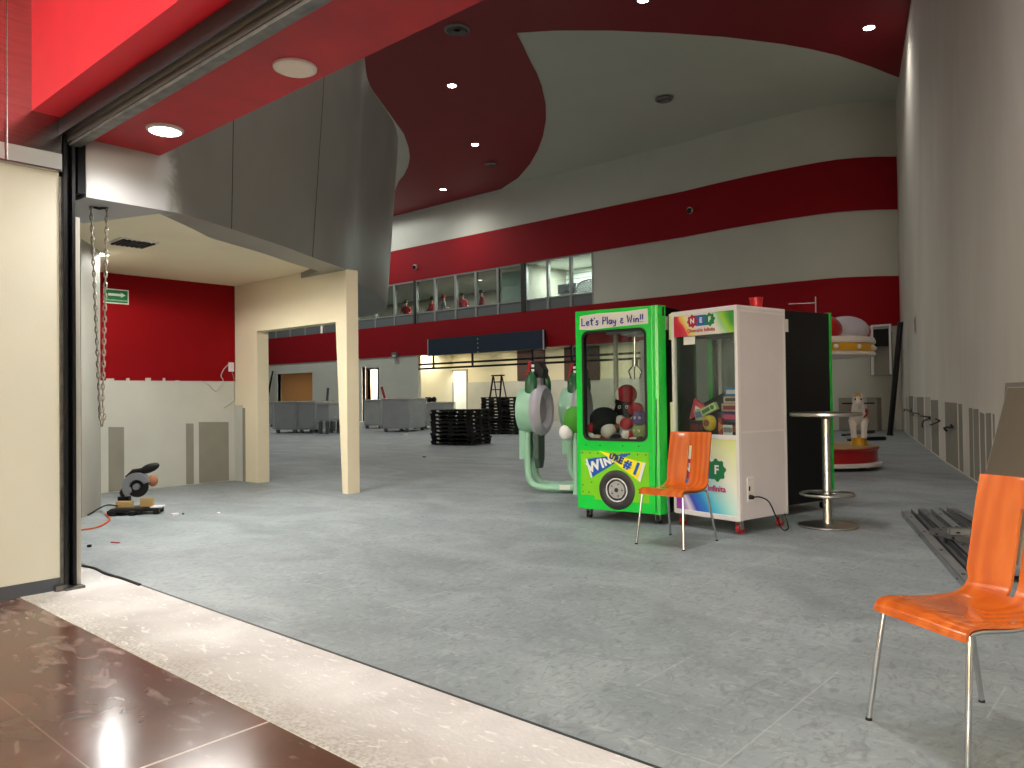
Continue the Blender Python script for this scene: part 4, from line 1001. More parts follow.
PL = [(-.30, .30, 1.0, .135, pk, 'large black plush leaning at the left of the green machine window', None, False, None, .85),
      (-.34, .20, .90, .06, pr, 'small red plush beside the large black one', None, False, pw, 1.0),
      (-.36, .10, .82, .05, pw, 'white plush lying at the lower left window corner', None, False, None, 1.3),
      (-.30, .09, .80, .045, pb_, 'cream ball plush, left of a pair at the window bottom', None, False, None, 1.0),
      (-.215, .09, .805, .045, pb_, 'cream ball plush, right of a pair at the window bottom', None, False, None, 1.0),
      (-.24, .2, .90, .085, pk, 'round black plush between the cream pair and the large black one', pk, False, None, .9),
      (-.15, .10, .79, .05, pr, 'red plush low in the window beside the cream ball', None, False, pw, .8),
      (-.10, .12, .88, .075, pw, 'big white ball plush in the centre of the pile', None, False, None, 1.0),
      (-.04, .16, .90, .05, pbr, 'brown plush tucked right of the big white ball', pbr, False, None, .9),
      (-.02, .10, .80, .06, pk, 'dark plush at the window bottom in the centre', None, False, None, .8),
      (-.06, .24, 1.0, .055, pw, 'white plush upright above the big white ball', pw, False, None, 1.1),
      (.02, .2, .99, .05, pw, 'small white plush touching a crimson one', None, False, None, .9),
      (.085, .16, .955, .065, pr, 'crimson plush lying across the middle of the pile', None, False, None, .9),
      (.06, .32, 1.10, .10, pk, 'black plush under the red ball in the pile', pk, True, None, .95),
      (-.04, .34, 1.12, .05, pw, 'white plush peeking out left of the black one', None, False, None, .7),
      (.085, .38, 1.25, .095, pr, 'red ball plush on top of the pile', None, False, pw, 1.0),
      (.17, .30, 1.10, .08, pr, 'red plush sloping right below the red ball', None, False, None, .8),
      (.215, .2, 1.0, .07, pv, 'purple plush with large eyes and orange tuft at the right', pv, True, None, 1.0),
      (.21, .15, .87, .075, pg, 'olive green plush at the lower right', pg, True, None, .9),
      (.075, .09, .845, .04, pw, 'small white plush in front of the crimson one', pw, False, None, 1.0),
      (.12, .12, .84, .05, pr, 'red plush next to the olive one', None, False, None, .9),
      (.055, .09, .79, .04, pbr, 'brown plush at the window bottom right of centre', None, False, None, .9),
      (.15, .09, .785, .05, pw, 'white plush lying flat at the bottom right', None, False, None, .75),
      (.22, .10, .785, .045, pk, 'black plush in the lower right window corner', None, False, None, 1.0)]
for (x, y, z, r, bd, lab, ears, eyes, sp, sq) in PL:
    r *= 1.08; y = min(y + .02, .34); x = x * 1.1 - .02
    y = max(r + .05, min(y, .09 + (x + .34) * .8))       # the left-hand ones sit against the glass
    plush(max(-.42 + r, x - .45 * y), y, z, r, bd, lab, ears, eyes, sp, sq)

# ---------------------------------------------------------------- white machine
def make_white():
    FRw = W(1.993, 6.77); dv = W(.6, -.8).normalized(); rz = math.atan2(dv.y, dv.x); pos = FRw - dv * .38
    t = thing('claw_machine', 'white cabinet claw machine with colourful printed front on red casters', 'arcade machine', (pos.x, pos.y, 0), rz)
    w, d, z0, z1 = .38, .72, .12, 2.03
    for i, (x, y) in enumerate(((-w, 0), (w - .035, 0), (-w, d - .035), (w - .035, d - .035))):
        m = MB(); m.box(x, x + .035, y - .005, y + .035, z0, z1); m.build('post', M['white'], t, bevel=.006)
    m = MB(); m.box(-w, w, 0, d, z1 - .03, z1); m.box(-w, w, -.006, .03, z1 - .045, z1); m.build('roof', M['white'], t, bevel=.006)
    for za, zb_ in ((z0 + .005, .90), (.905, z1 - .02)): m = MB(); m.box(w - .016, w - .003, .03, d - .03, za, zb_); m.build('side_panel', M['lilac'], t)
    for za, zb_, e in ((.893, .91, .002), (z1 - .06, z1 - .04, .004)): m = MB(); m.box(w - .004, w + e, .03, d - .03, za, zb_); m.build('side_trim', M['white'], t)
    m = MB(); m.box(-w + .03, w - .03, .01, d - .02, z0, .85); m.build('base_cabinet', M['white'], t)
    for za, zb_ in ((z0 - .005, z0 + .04), (.835, .875)): m = MB(); m.box(-w + .02, w - .02, -.008, .03, za, zb_); m.build('front_rail', M['white'], t, bevel=.004)
    m = MB(); m.box(-w + .03, w - .035, -.002, .012, z0 + .035, .838); fp = m.build('front_panel', M['print_f'], t)
    m = MB(); m.box(-w + .03, w - .035, -.002, .02, 1.79, 1.99); hd = m.build('header_panel', M['print_h'], t)
    m = MB(); m.box(-w + .03, w - .035, .01, .016, .87, 1.79); m.build('window', M['glass'], t)
    m = MB(); m.box(-w + .006, -w + .012, .03, d - .03, .85, z1 - .03); m.build('side_glass', M['glass_d'], t)
    m = MB(); m.box(-w + .03, w - .03, d - .018, d - .012, .85, z1 - .03); m.build('rear_glass', M['glass_d'], t)
    m = MB(); m.box(-w + .03, w - .03, .03, d - .03, .84, .862); m.build('prize_tray', M['black'], t)
    def logo(par, cx, cz, s, y):
        for i, (L, mt) in enumerate((('N', M['logored']), ('E', M['logoblue']), ('F', M['logogreen']))):
            m = MB(); x = cx + (i - 1) * s * 1.62
            if L == 'E': P = [(x - s * .95, cz - s * .8), (x + s * .95, cz - s * .8), (x + s * .95, cz + s * .8), (x - s * .95, cz + s * .8)]
            else: P = [(x + (s if k % 4 in (0, 1) else s * .84) * math.cos(2 * PI * k / 32), cz + (s if k % 4 in (0, 1) else s * .84) * math.sin(2 * PI * k / 32)) for k in range(32)]
            m.prism([(px, y - (0 if L != 'E' else -.0006), pz) for px, pz in P], (0, -.002, 0)); pc = m.build('logo_piece', mt, par)
            text('lettering', L, s * 1.05, M['pwhite'], par, (x, y - .003, cz), (PI / 2, 0, 0), .001, s * .03)
    logo(hd, -.02, 1.925, .062, -.0025); text('caption', 'Diversión Infinita', .046, M['logored'], hd, (-.02, -.004, 1.835), extrude=.001, offset=.0012)
    logo(fp, -.04, .555, .105, -.0025); text('caption', 'Diversión Infinita', .075, M['logomag'], fp, (-.03, -.004, .385), extrude=.001, offset=.002)
    m = MB(); m.box(-.235, -.10, .004, .008, 1.71, 1.785); m.build('notice', M['paper'], t)
    for z in (1.80, .95): m = MB(); m.box(-w - .035, -w + .002, .0, .03, z - (.18 if z < 1.5 else .03), z + .22); m.build('hinge_strip', M['yellow_strip'], t, bevel=.008)
    # socket plate and plug on the side
    m = MB(); m.box(w - .004, w + .006, .10, .20, .28, .50); sp = m.build('socket_plate', M['white'], t, bevel=.004)
    m = MB(); m.box(w + .005, w + .008, .115, .135, .38, .42); m.build('switch', M['black'], sp)
    m = MB(); m.cyl((w + .004, .13, .325), (w + .04, .13, .325), .022, .018, 14); pg_ = m.build('plug', M['rubber'], t, True)
    m = MB(); m.tube(smooth_line([(w + .03, .13, .325), (w + .09, .16, .33), (w + .11, .26, .28), (w + .11, .36, .14), (w + .12, .44, .02), (w + .10, .55, .008), (w + .03, .66, .03), (w - .03, .7, .12)], 6), .006, 8); m.build('power_cord', M['rubber'], t, True)
    # gantry and claw
    m = MB(); m.box(-.33, .33, .28, .31, 1.78, 1.81); m.box(-.33, .33, .5, .53, 1.78, 1.81); m.box(.10, .26, .26, .55, 1.72, 1.8); m.build('gantry', M['galv'], t)
    m = MB(); m.cyl((.18, .4, 1.72), (.18, .4, 1.55), .012); m.cyl((.18, .4, 1.56), (.18, .4, 1.46), .04, .035)
    for k in range(3):
        g = k * 2 * PI / 3 + .5; m.tube([(.18 + .03 * math.cos(g), .4 + .03 * math.sin(g), 1.47), (.18 + .09 * math.cos(g), .4 + .09 * math.sin(g), 1.38), (.18 + .05 * math.cos(g), .4 + .05 * math.sin(g), 1.27)], .008, 8)
    m.build('claw', M['chrome'], t)
    m = MB(); m.tube(smooth_line([(.26, .3, 1.74), (.3, .28, 1.5), (.27, .26, 1.38), (.31, .3, 1.33), (.33, .34, 1.75)], 6), .006, 8); m.build('cable', M['rubber'], t, True)
    for (x, y) in ((-.32, .06), (.32, .06), (-.32, .66), (.32, .66)): caster(t, x, y, .042, M['casterred'], .12)
    return t, Matrix.Translation((pos.x, pos.y, 0)) @ Matrix.Rotation(rz, 4, 'Z'), rz
WM, TW, rzw = make_white()
def carton(x, y, z, sx, sy, sz, col, stripe, label, rot=(0, 0, 0), name='toy_box'):
    t = thing(name, label, 'box', TW @ Vector((x, y, z)), rzw + rot[2]); t.rotation_euler = (rot[0], rot[1], rzw + rot[2])
    m = MB(); m.box(-sx / 2, sx / 2, -sy / 2, sy / 2, 0, sz); m.build('carton', nmat(name + '_card', col, .5, var=.12, scale=18), t, bevel=.003)
    m = MB(); m.box(-sx * .42, sx * .1, -sy / 2 - .002, -sy / 2, sz * .25, sz * .75); m.cyl((sx * .28, -sy / 2, sz * .5), (sx * .28, -sy / 2 - .002, sz * .5), min(sz * .3, .025), None, 14); m.build('print', nmat(name + '_print', stripe, .5), t)
    return t
carton(.20, .26, .865, .30, .2, .12, (22, 20, 22), (150, 60, 40), 'dark box at the bottom right of the white machine')
carton(.20, .26, .99, .28, .2, .085, (74, 60, 110), (196, 60, 100), 'purple toy car box below the beige boxes')
carton(.19, .27, 1.08, .27, .19, .075, (196, 176, 156), (150, 50, 60), 'beige game box, lower of two in the white machine')
carton(.22, .27, 1.16, .28, .19, .06, (206, 184, 164), (90, 60, 60), 'beige game box, upper of two in the white machine')
carton(.22, .27, 1.224, .26, .18, .075, (40, 120, 190), (230, 230, 230), 'blue toy box on top of the stack in the white machine')
carton(-.02, .28, .865, .2, .2, .2, (18, 18, 18), (60, 60, 56), 'black box at the centre of the white machine')
carton(-.03, .36, 1.07, .34, .16, .16, (22, 22, 22), (34, 34, 34), 'large black box tilted on the pile in the white machine', (0, -.4, 0))
carton(-.19, .2, .865, .18, .16, .13, (30, 24, 24), (120, 40, 40), 'dark box at the lower left of the white machine')
carton(-.15, .16, 1.0, .12, .05, .11, (176, 176, 120), (60, 90, 160), 'small green and blue packet behind the chair back', (0, -.25, 0.2))
carton(-.02, .12, 1.07, .17, .05, .07, (190, 206, 150), (40, 120, 60), 'pale green packet leaning on the pile', (0, -.45, 0.1))
carton(.14, .06, .865, .035, .04, .16, (160, 60, 40), (200, 120, 60), 'small orange box standing against the white machine glass')
carton(.235, .03, .875, .10, .01, .09, (214, 214, 206), (120, 120, 120), 'white printed card inside the white machine glass', name='price_card')
t = thing('snack_bag', 'pink triangular bag leaning at the left of the white machine window', 'bag', TW @ Vector((-.22, .14, .995)), rzw)
m = MB(); m.prism([(-.09, 0, 0), (.13, 0, .11), (-.02, 0, .215)], (0, .05, 0)); m.build('bag', nmat('pink_foil', (206, 70, 90), .35, var=.1, scale=12), t, bevel=.015); m = MB(); m.prism([(-.01, -.002, .08), (.07, -.002, .11), (0, -.002, .14)], (0, .003, 0)); m.build('print', M['pwhite'], t)
t = thing('toy_ball', 'yellow round toy below the pale green packet', 'toy', TW @ Vector((-.03, .11, .915)), rzw)
m = MB(); m.ell((0, 0, .06), .075, .05, .075, 8, 8); m.build('shell', nmat('yellow_toy', (206, 180, 50), .4), t); m = MB(); m.cyl((0, -.049, .06), (0, -.055, .06), .035, .03, 8); m.build('face', nmat('brown_toy_face', (120, 60, 40), .5), t)
p = TW @ Vector((.18, .56, 2.03))
t = thing('plastic_cup', 'red plastic cup on the roof of the white machine', 'cup', p)
m = MB(); m.lathe([(.0, 0), (.05, 0), (.06, .11), (.064, .112), (.064, .12), (.056, .12), (.047, .01), (.001, .01)], 28); m.build('cup', M['redcup'], t, True)
m = MB(); m.lathe([(.048, .045), (.0545, .05), (.0545, .06), (.05, .062)], 28); m.build('band', M['logored'], t, True)

# ================================================================== BAR TABLE
p = W(2.92, 7.17)
t = thing('bar_table', 'tall round steel bar table beside the black machine side', 'table', (p.x, p.y, 0))
m = MB(); m.lathe([(0, 1.025), (.29, 1.025), (.308, 1.03), (.312, 1.042), (.308, 1.055), (.3, 1.058), (0, 1.058)], 56); m.build('tabletop', M['black_metal'], t, True)
m = MB(); m.lathe([(.306, 1.024), (.316, 1.03), (.318, 1.042), (.316, 1.055), (.306, 1.061), (.298, 1.059), (.298, 1.024)], 56); m.build('rim', M['steel'], t, True)
m = MB(); m.lathe([(0, .02), (.045, .02), (.042, .05), (.038, .06), (.038, 1.0), (.07, 1.02), (0, 1.024)], 32); m.build('column', M['steel'], t, True)
m = MB(); m.lathe([(0, 0), (.255, 0), (.262, .008), (.255, .018), (.1, .03), (0, .034)], 56); m.build('base_plate', M['steel'], t, True)
m = MB(); m.tube([(.235 * math.cos(2 * PI * k / 48), .235 * math.sin(2 * PI * k / 48), .30) for k in range(48)], .013, 10, True); m.build('foot_ring', M['steel'], t, True)
m = MB()
for k in range(3):
    g = k * 2 * PI / 3 + .6; m.tube([(.03 * math.cos(g), .03 * math.sin(g), .30), (.235 * math.cos(g), .235 * math.sin(g), .30)], .009, 8)
m.lathe([(.038, .27), (.05, .275), (.05, .325), (.038, .33)], 24); m.build('ring_spoke', M['steel'], t, True)

# ================================================================== CAROUSEL RIDE
p = W(5.12, 12.9)
t = thing('carousel_ride', 'small red and white carousel ride with gold canopy behind the black machine', 'ride', (p.x, p.y, 0))
m = MB(); m.lathe([(0, .08), (.93, .08), (.95, .1), (.9, .12), (.9, .30), (.93, .33), (.93, .35), (0, .35)], 48); m.build('base', M['rred'], t, True)
m = MB(); m.lathe([(.9, .06), (.97, .06), (.97, .1), (.93, .12)], 48); m.build('base_trim', M['rwhite'], t, True)
m = MB(); m.lathe([(0, .35), (.92, .35), (.92, .37), (0, .38)], 48); m.build('deck', M['rdeck'], t)
for k in range(6):
    g = k * PI / 3; m = MB(); m.cyl((.7 * math.cos(g), .7 * math.sin(g), 0), (.7 * math.cos(g), .7 * math.sin(g), .08), .06, .05, 14); m.build('foot', M['black'], t, True)
m = MB(); m.cyl((0, 0, .37), (0, 0, 1.85), .11, .11, 24); m.build('centre_post', M['rwhite'], t, True)
m = MB(); m.lathe([(0, 1.84), (.86, 1.82), (.9, 1.84), (.9, 1.88), (.86, 1.9)], 48); m.build('canopy_floor', M['rwhite'], t, True)
m = MB(); m.lathe([(.84, 1.88), (.88, 1.9), (.88, 2.02), (.84, 2.04)], 48); m.build('canopy_band', M['rgold'], t, True)
m = MB(); m.lathe([(.8, 2.02), (.9, 2.03), (.9, 2.07), (.88, 2.12), (.5, 2.2), (0, 2.2)], 48); m.build('canopy_scallop', M['rwhite'], t, True)
for k in range(14):
    g = k * 2 * PI / 14; m = MB(); m.ell((.885 * math.cos(g), .885 * math.sin(g), 1.96), .04, .04, .04, 12, 8); m.build('bulb', M['rwhite'], t, True)
for k in range(8):
    g = k * PI / 4 + .62; m = MB(); R = Matrix.Rotation(g, 4, 'Z')
    m.ell(R @ Vector((.48, 0, 2.24)), .40, .24, .24, 18, 12, R.to_3x3().to_4x4()); m.build('canopy_lobe', M['lilacring'] if k % 2 else M['rred'], t, True)
m = MB(); m.lathe([(0, 2.3), (.22, 2.36), (.2, 2.42), (.06, 2.46), (.05, 2.52), (0, 2.54)], 24); fn = m.build('finial', M['rgold'], t, True)
m = MB(); m.cyl((0, 0, 2.5), (0, 0, 2.85), .008); m.tube([(0, 0, 2.75), (-.5, .1, 2.78)], .004, 6); m.build('aerial', M['steel'], fn)
# the riding horse, seen from the front
hp = W(5.62, 12.5) - p
g0 = thing('horse', None, None, (hp.x, hp.y, 0), math.atan2(-hp.y - 1.6, 0.2 - hp.x)); g0.parent = t; 
del_face = math.atan2(-(p + hp).y, -(p + hp).x); g0.rotation_euler = (0, 0, del_face); g0.scale = (.8, .8, .8); g0.location.z = .37 - .56 * .8
m = MB(); m.lathe([(0, .56), (.17, .56), (.15, .62), (.13, .72), (.15, .75), (0, .76)], 24); m.build('pedestal', M['rgold'], g0, True)
m = MB(); m.ell((-.12, 0, 1.12), .34, .17, .19, 18, 12); m.tube([(.08, 0, 1.16), (.2, 0, 1.3), (.24, 0, 1.42)], [.16, .13, .11], 14)
m.ell((.29, 0, 1.45), .16, .105, .12, 14, 10)
for s in (-1, 1):
    m.tube([(.10, s * .1, 1.08), (.13, s * .1, .94), (.12, s * .095, .80), (.13, s * .09, .72)], [.09, .065, .055, .06], 12); m.tube([(-.36, s * .1, 1.08), (-.4, s * .1, .92), (-.36, s * .09, .78), (-.36, s * .09, .72)], [.1, .065, .05, .055], 12)
    m.ell((.22, s * .07, 1.57), .03, .025, .06, 8, 6)
m.build('body', M['rwhite'], g0, True)
m = MB(); m.ell((.16, 0, 1.55), .12, .1, .07, 12, 8); m.build('mane', M['rgold'], g0, True)
m = MB(); m.tube([(.06 + .06 * math.cos(a) + .1, .155 * math.cos(a), 1.22 - .1 * math.sin(a)) for a in [2 * PI * k / 20 for k in range(20)]], .018, 8, True); m.build('harness', M['rred'], g0, True)
m = MB(); m.ell((-.12, 0, 1.26), .17, .2, .09, 14, 10); m.build('saddle', M['rred'], g0, True)
for s in (-1, 1):
    m = MB(); m.ell((.40, s * .05, 1.5), .02, .02, .03, 8, 6); m.build('eye', M['black'], g0, True)
m = MB(); m.cyl((.05, -.3, 1.42), (.05, .3, 1.42), .014); m.build('handle_bar', M['black'], g0, True)

# ================================================================== GREEN RIDE UNITS behind the green machine
def make_unit(label, loc, rz):
    # local +Y towards the viewer side of the ring (ring faces +X)
    t = thing('kiddie_ride', label, 'ride', loc, rz, 'mint green rides behind the green machine')
    m = MB(); Rm = Matrix.Translation((-.16, 0, 1.06)) @ Matrix.Rotation(PI / 2, 4, 'Y')
    m.lathe([(.0, .02), (.24, .02), (.295, .045), (.305, .09), (.305, .22), (.29, .24), (0, .24)], 40, Rm); m.build('drum', M['mint'], t, True)
    Rm = Matrix.Translation((.1, 0, 1.06)) @ Matrix.Rotation(PI / 2, 4, 'Y')
    m = MB(); m.lathe([(.18, -.03), (.305, -.03), (.34, .02), (.33, .08), (.29, .12), (.23, .11), (.18, .05)], 40, Rm)
    m.bm.verts.ensure_lookup_table(); m.build('ring', M['lilacring'], t, True)
    m = MB(); m.box(.08, .12, -.11, .11, .92, 1.2); m.build('screen', M['screen'], t, bevel=.01)
    m = MB(); m.cyl((.07, 0, 1.06), (.10, 0, 1.06), .22, .22, 32); m.build('face_plate', M['lilacring'], t)
    m = MB(); m.box(.0, .16, -.07, .07, 1.32, 1.5); m.build('neck', M['lilacring'], t, bevel=.02)
    m = MB(); m.prism([(.0, -.1, 1.48), (.2, -.1, 1.48), (.22, -.1, 1.58), (.15, -.1, 1.70), (.05, -.1, 1.70), (-.03, -.1, 1.57)], (0, .2, 0)); hd = m.build('control_head', M['black_metal'], t, bevel=.015)
    m = MB(); m.prism([(-.04, -.11, 1.46), (.0, -.11, 1.48), (.05, -.11, 1.70), (.01, -.11, 1.70)], (0, .22, 0)); m.build('red_edge', M['rred'], hd)
    for k in range(3): m = MB(); m.box(.05, .085, -.115, -.1, 1.50 + k * .06, 1.535 + k * .06); m.build('button', M['pwhite'], hd)
    for s, dx in ((-1, .06), (1, .14)):
        m = MB(); m.ell((dx, s * .17, 1.38), .085, .04, .19, 14, 10, Matrix.Rotation(s * .12, 4, 'X')); m.build('leaf_shield', M['dgreen'], t, True)
    for s in (-1, 1):
        m = MB(); m.tube(smooth_line([(-.01, s * .12, .78), (-.01, s * .13, .3), (.05, s * .14, .12), (.2, s * .15, .07), (.6, s * .15, .07), (1.0, s * .15, .07)], 5), .045, 14); m.build('frame_tube', M['mint'], t, True)
    m = MB(); m.box(-.13, -.03, -.13, .13, .42, .9); m.build('rear_box', M['mint'], t, bevel=.01)
    m = MB(); m.prism([(.07, -.13, .82), (.07, .13, .82), (.07, .13, .43), (.07, .06, .30), (.07, -.06, .30), (.07, -.13, .43)], (.07, 0, 0)); m.build('lower_panel', M['dgrey'], t, bevel=.01)
    m = MB(); m.box(.4, .62, -.2, .2, .04, .12); m.build('base_link', M['mint'], t, bevel=.01)
    m = MB(); m.box(.44, .58, -.204, -.2, .05, .11); m.build('warning_label', M['paper'], t)
    return t
u1 = W(.25, 10.15); dv = W(.93, -.36)
U1 = make_unit('mint green ride with lilac ring, nearest to the black pallets', (u1.x, u1.y, 0), math.atan2(dv.y, dv.x))
u2 = W(.86, 10.95); copy_tree(U1, 'mint green ride with lilac ring, half hidden by the green machine', None, (u2.x, u2.y, 0), math.atan2(dv.y, dv.x))
q = W(.79, 9.7); t = thing('plush_toy', 'green and white ball toy at the left edge of the green machine', 'soft toy', (q.x, q.y, .72))
m = MB(); m.ell((0, 0, .22), .15, .15, .17, 16, 12); m.build('body', nmat('leaf_green_plush', (70, 150, 40), .8), t, True); m = MB(); m.ell((-.07, -.1, .06), .09, .09, .1, 12, 8); m.build('belly', M['pwhite'], t, True)
m = MB(); m.cyl((0, 0, -.72), (0, 0, .1), .04, .03, 12); m.build('stand', M['mint'], t, True)

# ================================================================== PALLET STACKS
def make_pallet(name='plastic_pallet', sx=1.25, sy=1.0):
    me = MB()
    h = .10
    for k in range(6): y = -sy / 2 + k * (sy - .12) / 5; me.box(-sx / 2, sx / 2, y, y + .12, h - .03, h)
    me.box(-sx / 2, sx / 2, -sy / 2, -sy / 2 + .025, h - .05, h); me.box(-sx / 2, sx / 2, sy / 2 - .025, sy / 2, h - .05, h); me.box(-sx / 2, -sx / 2 + .025, -sy / 2, sy / 2, h - .05, h); me.box(sx / 2 - .025, sx / 2, -sy / 2, sy / 2, h - .05, h)
    for x in (-sx / 2 + .08, 0, sx / 2 - .08):
        for y in (-sy / 2 + .08, 0, sy / 2 - .08): me.box(x - .07, x + .07, y - .06, y + .06, 0, h - .03)
        me.box(x - .05, x + .05, -sy / 2 + .02, sy / 2 - .02, 0, .02)
    return me
def stack(loc, rz, n, where, tags):
    first = None
    for k in range(n):
        lab = 'black plastic pallet, %s in the %s' % ('topmost' if k == n - 1 else 'lowest' if k == 0 else 'number %d from the floor' % (k + 1), where)
        z = k * .1015; jx, jr = random.uniform(-.015, .015), random.uniform(-.012, .012)
        if first is None:
            t = thing('plastic_pallet', lab, 'pallet', (loc.x, loc.y, z), rz, 'pallets in the ' + where)
            make_pallet().build('deck', M['pallet'], t)
            m = MB(); m.box(-.44, -.36, -.503, -.5, .04, .085); m.build('tag', M['paper'], t); first = t
        else:
            copy_tree(first, lab, None, (loc.x + jx, loc.y + jx * .5, z), rz + jr)
pc = at_h(461, 447.5)
e1, e2 = at_h(425, 446.5), at_h(492.5, 444.5)
dv = (pc - e1); rz1 = math.atan2(dv.y, dv.x)
stack(W(-1.36, 20.3), rz1, 9, 'near stack beside the rides', None)
stack(W(-.28, 25.6), rz1 + .25, 12, 'far stack behind the near one', None)

# ladder, standing beyond the stacks
p = at_h(495, 432); p = W(-.75, 30.0)
t = thing('step_ladder', 'black and wood step ladder standing behind the far pallets', 'ladder', (p.x, p.y, 0), TH * -1 + PI / 2 - .8)
for s in (-1, 1):
    m = MB(); m.tube([(s * .36, -.1, 0), (s * .24, .25, 2.05)], .035, 8); m.build('rail', M['black_metal'], t); m = MB(); m.tube([(s * .34, .7, 0), (s * .24, .28, 2.0)], .025, 8); m.build('rear_leg', M['black_metal'], t)
for k in range(6):
    z = .3 + k * .3; q = z / 2.05; m = MB(); m.box(-.36 + .12 * q, .36 - .12 * q, -.1 + .35 * q - .04, -.1 + .35 * q + .06, z - .02, z + .02); m.build('step', M['black_metal'], t)
m = MB(); m.box(-.28, .28, .18, .38, 2.03, 2.08); m.build('top_cap', M['black_metal'], t)

# ================================================================== WRAPPED UNITS IN THE MIDDLE OF THE HALL
def unit(px0, px1, ybase, ytop, dep, label, legs=False, film=True, mat='wrapgrey', name='wrapped_cabinet'):
    a, c = at_h(px0, ybase), at_h(px1, ybase); zc = (c - a).length
    yaw = math.atan2((c - a).y, (c - a).x)
    pt = at_plane((px0 + px1) / 2, ytop, (a + c) / 2, fwd0); h = max(.3, pt.z)
    t = thing(name, label, 'cabinet', ((a.x + c.x) / 2, (a.y + c.y) / 2, 0), yaw)
    w = zc / 2
    z0 = .12 if not legs else .5
    m = MB(); m.box(-w, w, 0, dep, z0, h - .06); m.box(-w * .96, w * .96, -.015, 0, z0 + .05, h - .15); m.build('body', M[mat], t, bevel=.02)
    m = MB(); m.box(-w - .03, w + .03, -.04, dep + .03, h - .06, h); m.build('top', M['patch_l'] if film else M[mat], t, bevel=.02)
    for x in (-w + .1, w - .1):
        for y in (.08, dep - .08): m = MB(); m.box(x - .05, x + .05, y - .05, y + .05, 0, z0); m.build('foot', M['galv_d'], t)
    if film:
        m = MB(); rows = []
        for z, k in ((h + .02, .0), (h + .01, .05), (h * .7, .05), (h * .4, .065), (z0 + .02, .05)):
            n = 26; R = []
            for j in range(n):
                a2 = 2 * PI * j / n; ux = max(-1, min(1, 1.5 * math.cos(a2))); uy = max(-1, min(1, 1.5 * math.sin(a2)))
                R.append(m.bm.verts.new((ux * (w + k + random.uniform(0, .03)), dep / 2 + uy * (dep / 2 + k + random.uniform(0, .03)), z)))
            rows.append(R)
        m.loft(rows, False); m.face(rows[0]); m.build('plastic_film', M['film'], t, True)
    return t
unit(263, 273, 427, 402, 1.2, 'grey plastic-wrapped cabinet at the left edge of the doorway')
unit(274.5, 297, 433, 401.5, 1.3, 'large grey plastic-wrapped cabinet seen through the doorway')
unit(298, 315, 433, 401.5, 1.3, 'grey plastic-wrapped cabinet, right neighbour of the large one in the doorway')
unit(317, 329, 434, 403, 1.0, 'grey table-like cabinet on legs seen through the doorway', True)
unit(330.5, 343, 431, 406, 1.0, 'low grey cabinet on legs close to the tapering pillar', True, False)
unit(364, 381.5, 428.5, 399.5, 1.4, 'dark grey cabinet right of the tapering pillar', False, False)
unit(382.5, 409, 432, 398.5, 1.6, 'big grey plastic-wrapped cabinet nearest the pallets')
unit(412, 443, 429, 402.5, 1.2, 'lower grey plastic-wrapped cabinet behind the near pallets')
p = at_h(434, 430.0); p = W(-3.3, 31.2)
t = thing('tool_bundle', 'dark tool bundle on the lower wrapped cabinet', 'tool', (p.x, p.y, 1.03)); m = MB()
for k in range(5): m.ell((k * .1 - .2, random.uniform(-.1, .1), .1), .12, .1, .12, 10, 6)
m.build('bundle', M['black'], t, True); m = MB(); m.cyl((-.2, 0, .1), (.25, 0, .2), .03); m.build('handle', M['black_metal'], t)
q = at_plane(313, 404, at_h(317, 434), fwd0)
for px, py0, py1, lab, mt in ((386, 400, 388, 'dark red stick leaning up from the big wrapped cabinet', 'rred'), (326.5, 404, 389, 'thin dark stand rising behind the table-like cabinet', 'galv_d')):
    a = at_plane(px, py0 + 3, W(-4.9, 31.5), fwd0); c = at_plane(px + (-4 if px == 386 else 1.5), py1, W(-4.9, 31.5), fwd0)
    t = thing('stick', lab, 'stick', (a.x, a.y, 0)); m = MB(); m.tube([(0, 0, 0), (0, 0, a.z), (c.x - a.x, c.y - a.y, c.z)], .05, 8); m.build('shaft', M[mt], t); m = MB(); m.ell((c.x - a.x, c.y - a.y, c.z), .06, .06, .06, 8, 6); m.build('tip', M[mt], t)
a, c = at_y(264, 371, YB - .6), at_y(271.5, 400, YB - .3)
t = thing('leaning_board', 'black board leaning at the far wall seen at the left of the doorway', 'board', (a.x, YB - .5, 0))
m = MB(); m.prism([(.0, -.3, .05), (c.x - a.x, -.3, .05), (c.x - a.x, .3, a.z), (.25, .3, a.z)], (0, .06, 0)); m.build('sheet', M['black'], t); m = MB(); m.box(0, c.x - a.x, -.34, -.2, 0, .06); m.build('foot', M['black_metal'], t)

# ================================================================== RIGHT SIDE: studs, boards, pole
def stud(p0, p1, z, flip, label, mat):
    d = (p1 - p0); L = d.length; t = thing('metal_stud', label, 'stud', (p0.x, p0.y, z), math.atan2(d.y, d.x), 'metal studs by the right wall')
    m = MB(); w, hh, th = .072, .05, .003
    if flip: m.box(0, L, -w / 2, w / 2, hh - th, hh); m.box(0, L, -w / 2, -w / 2 + th, 0, hh); m.box(0, L, w / 2 - th, w / 2, 0, hh); m.box(0, L, -w / 2, -w / 2 + .008, 0, th); m.box(0, L, w / 2 - .008, w / 2, 0, th)
    else: m.box(0, L, -w / 2, w / 2, 0, th); m.box(0, L, -w / 2, -w / 2 + th, 0, hh); m.box(0, L, w / 2 - th, w / 2, 0, hh); m.box(0, L, -w / 2, -w / 2 + .008, hh - th, hh); m.box(0, L, w / 2 - .008, w / 2, hh - th, hh)
    m.build('channel', mat, t)
    m = MB()
    for k in range(4): x = L * (.12 + .25 * k); m.box(x - .02, x + .02, -.011, .011, hh if flip else th, (hh if flip else th) + .001); m.box(x - .015, x + .015, -w / 2 - .001, -w / 2, .012, .024)
    m.build('knockout', M['black'], t)
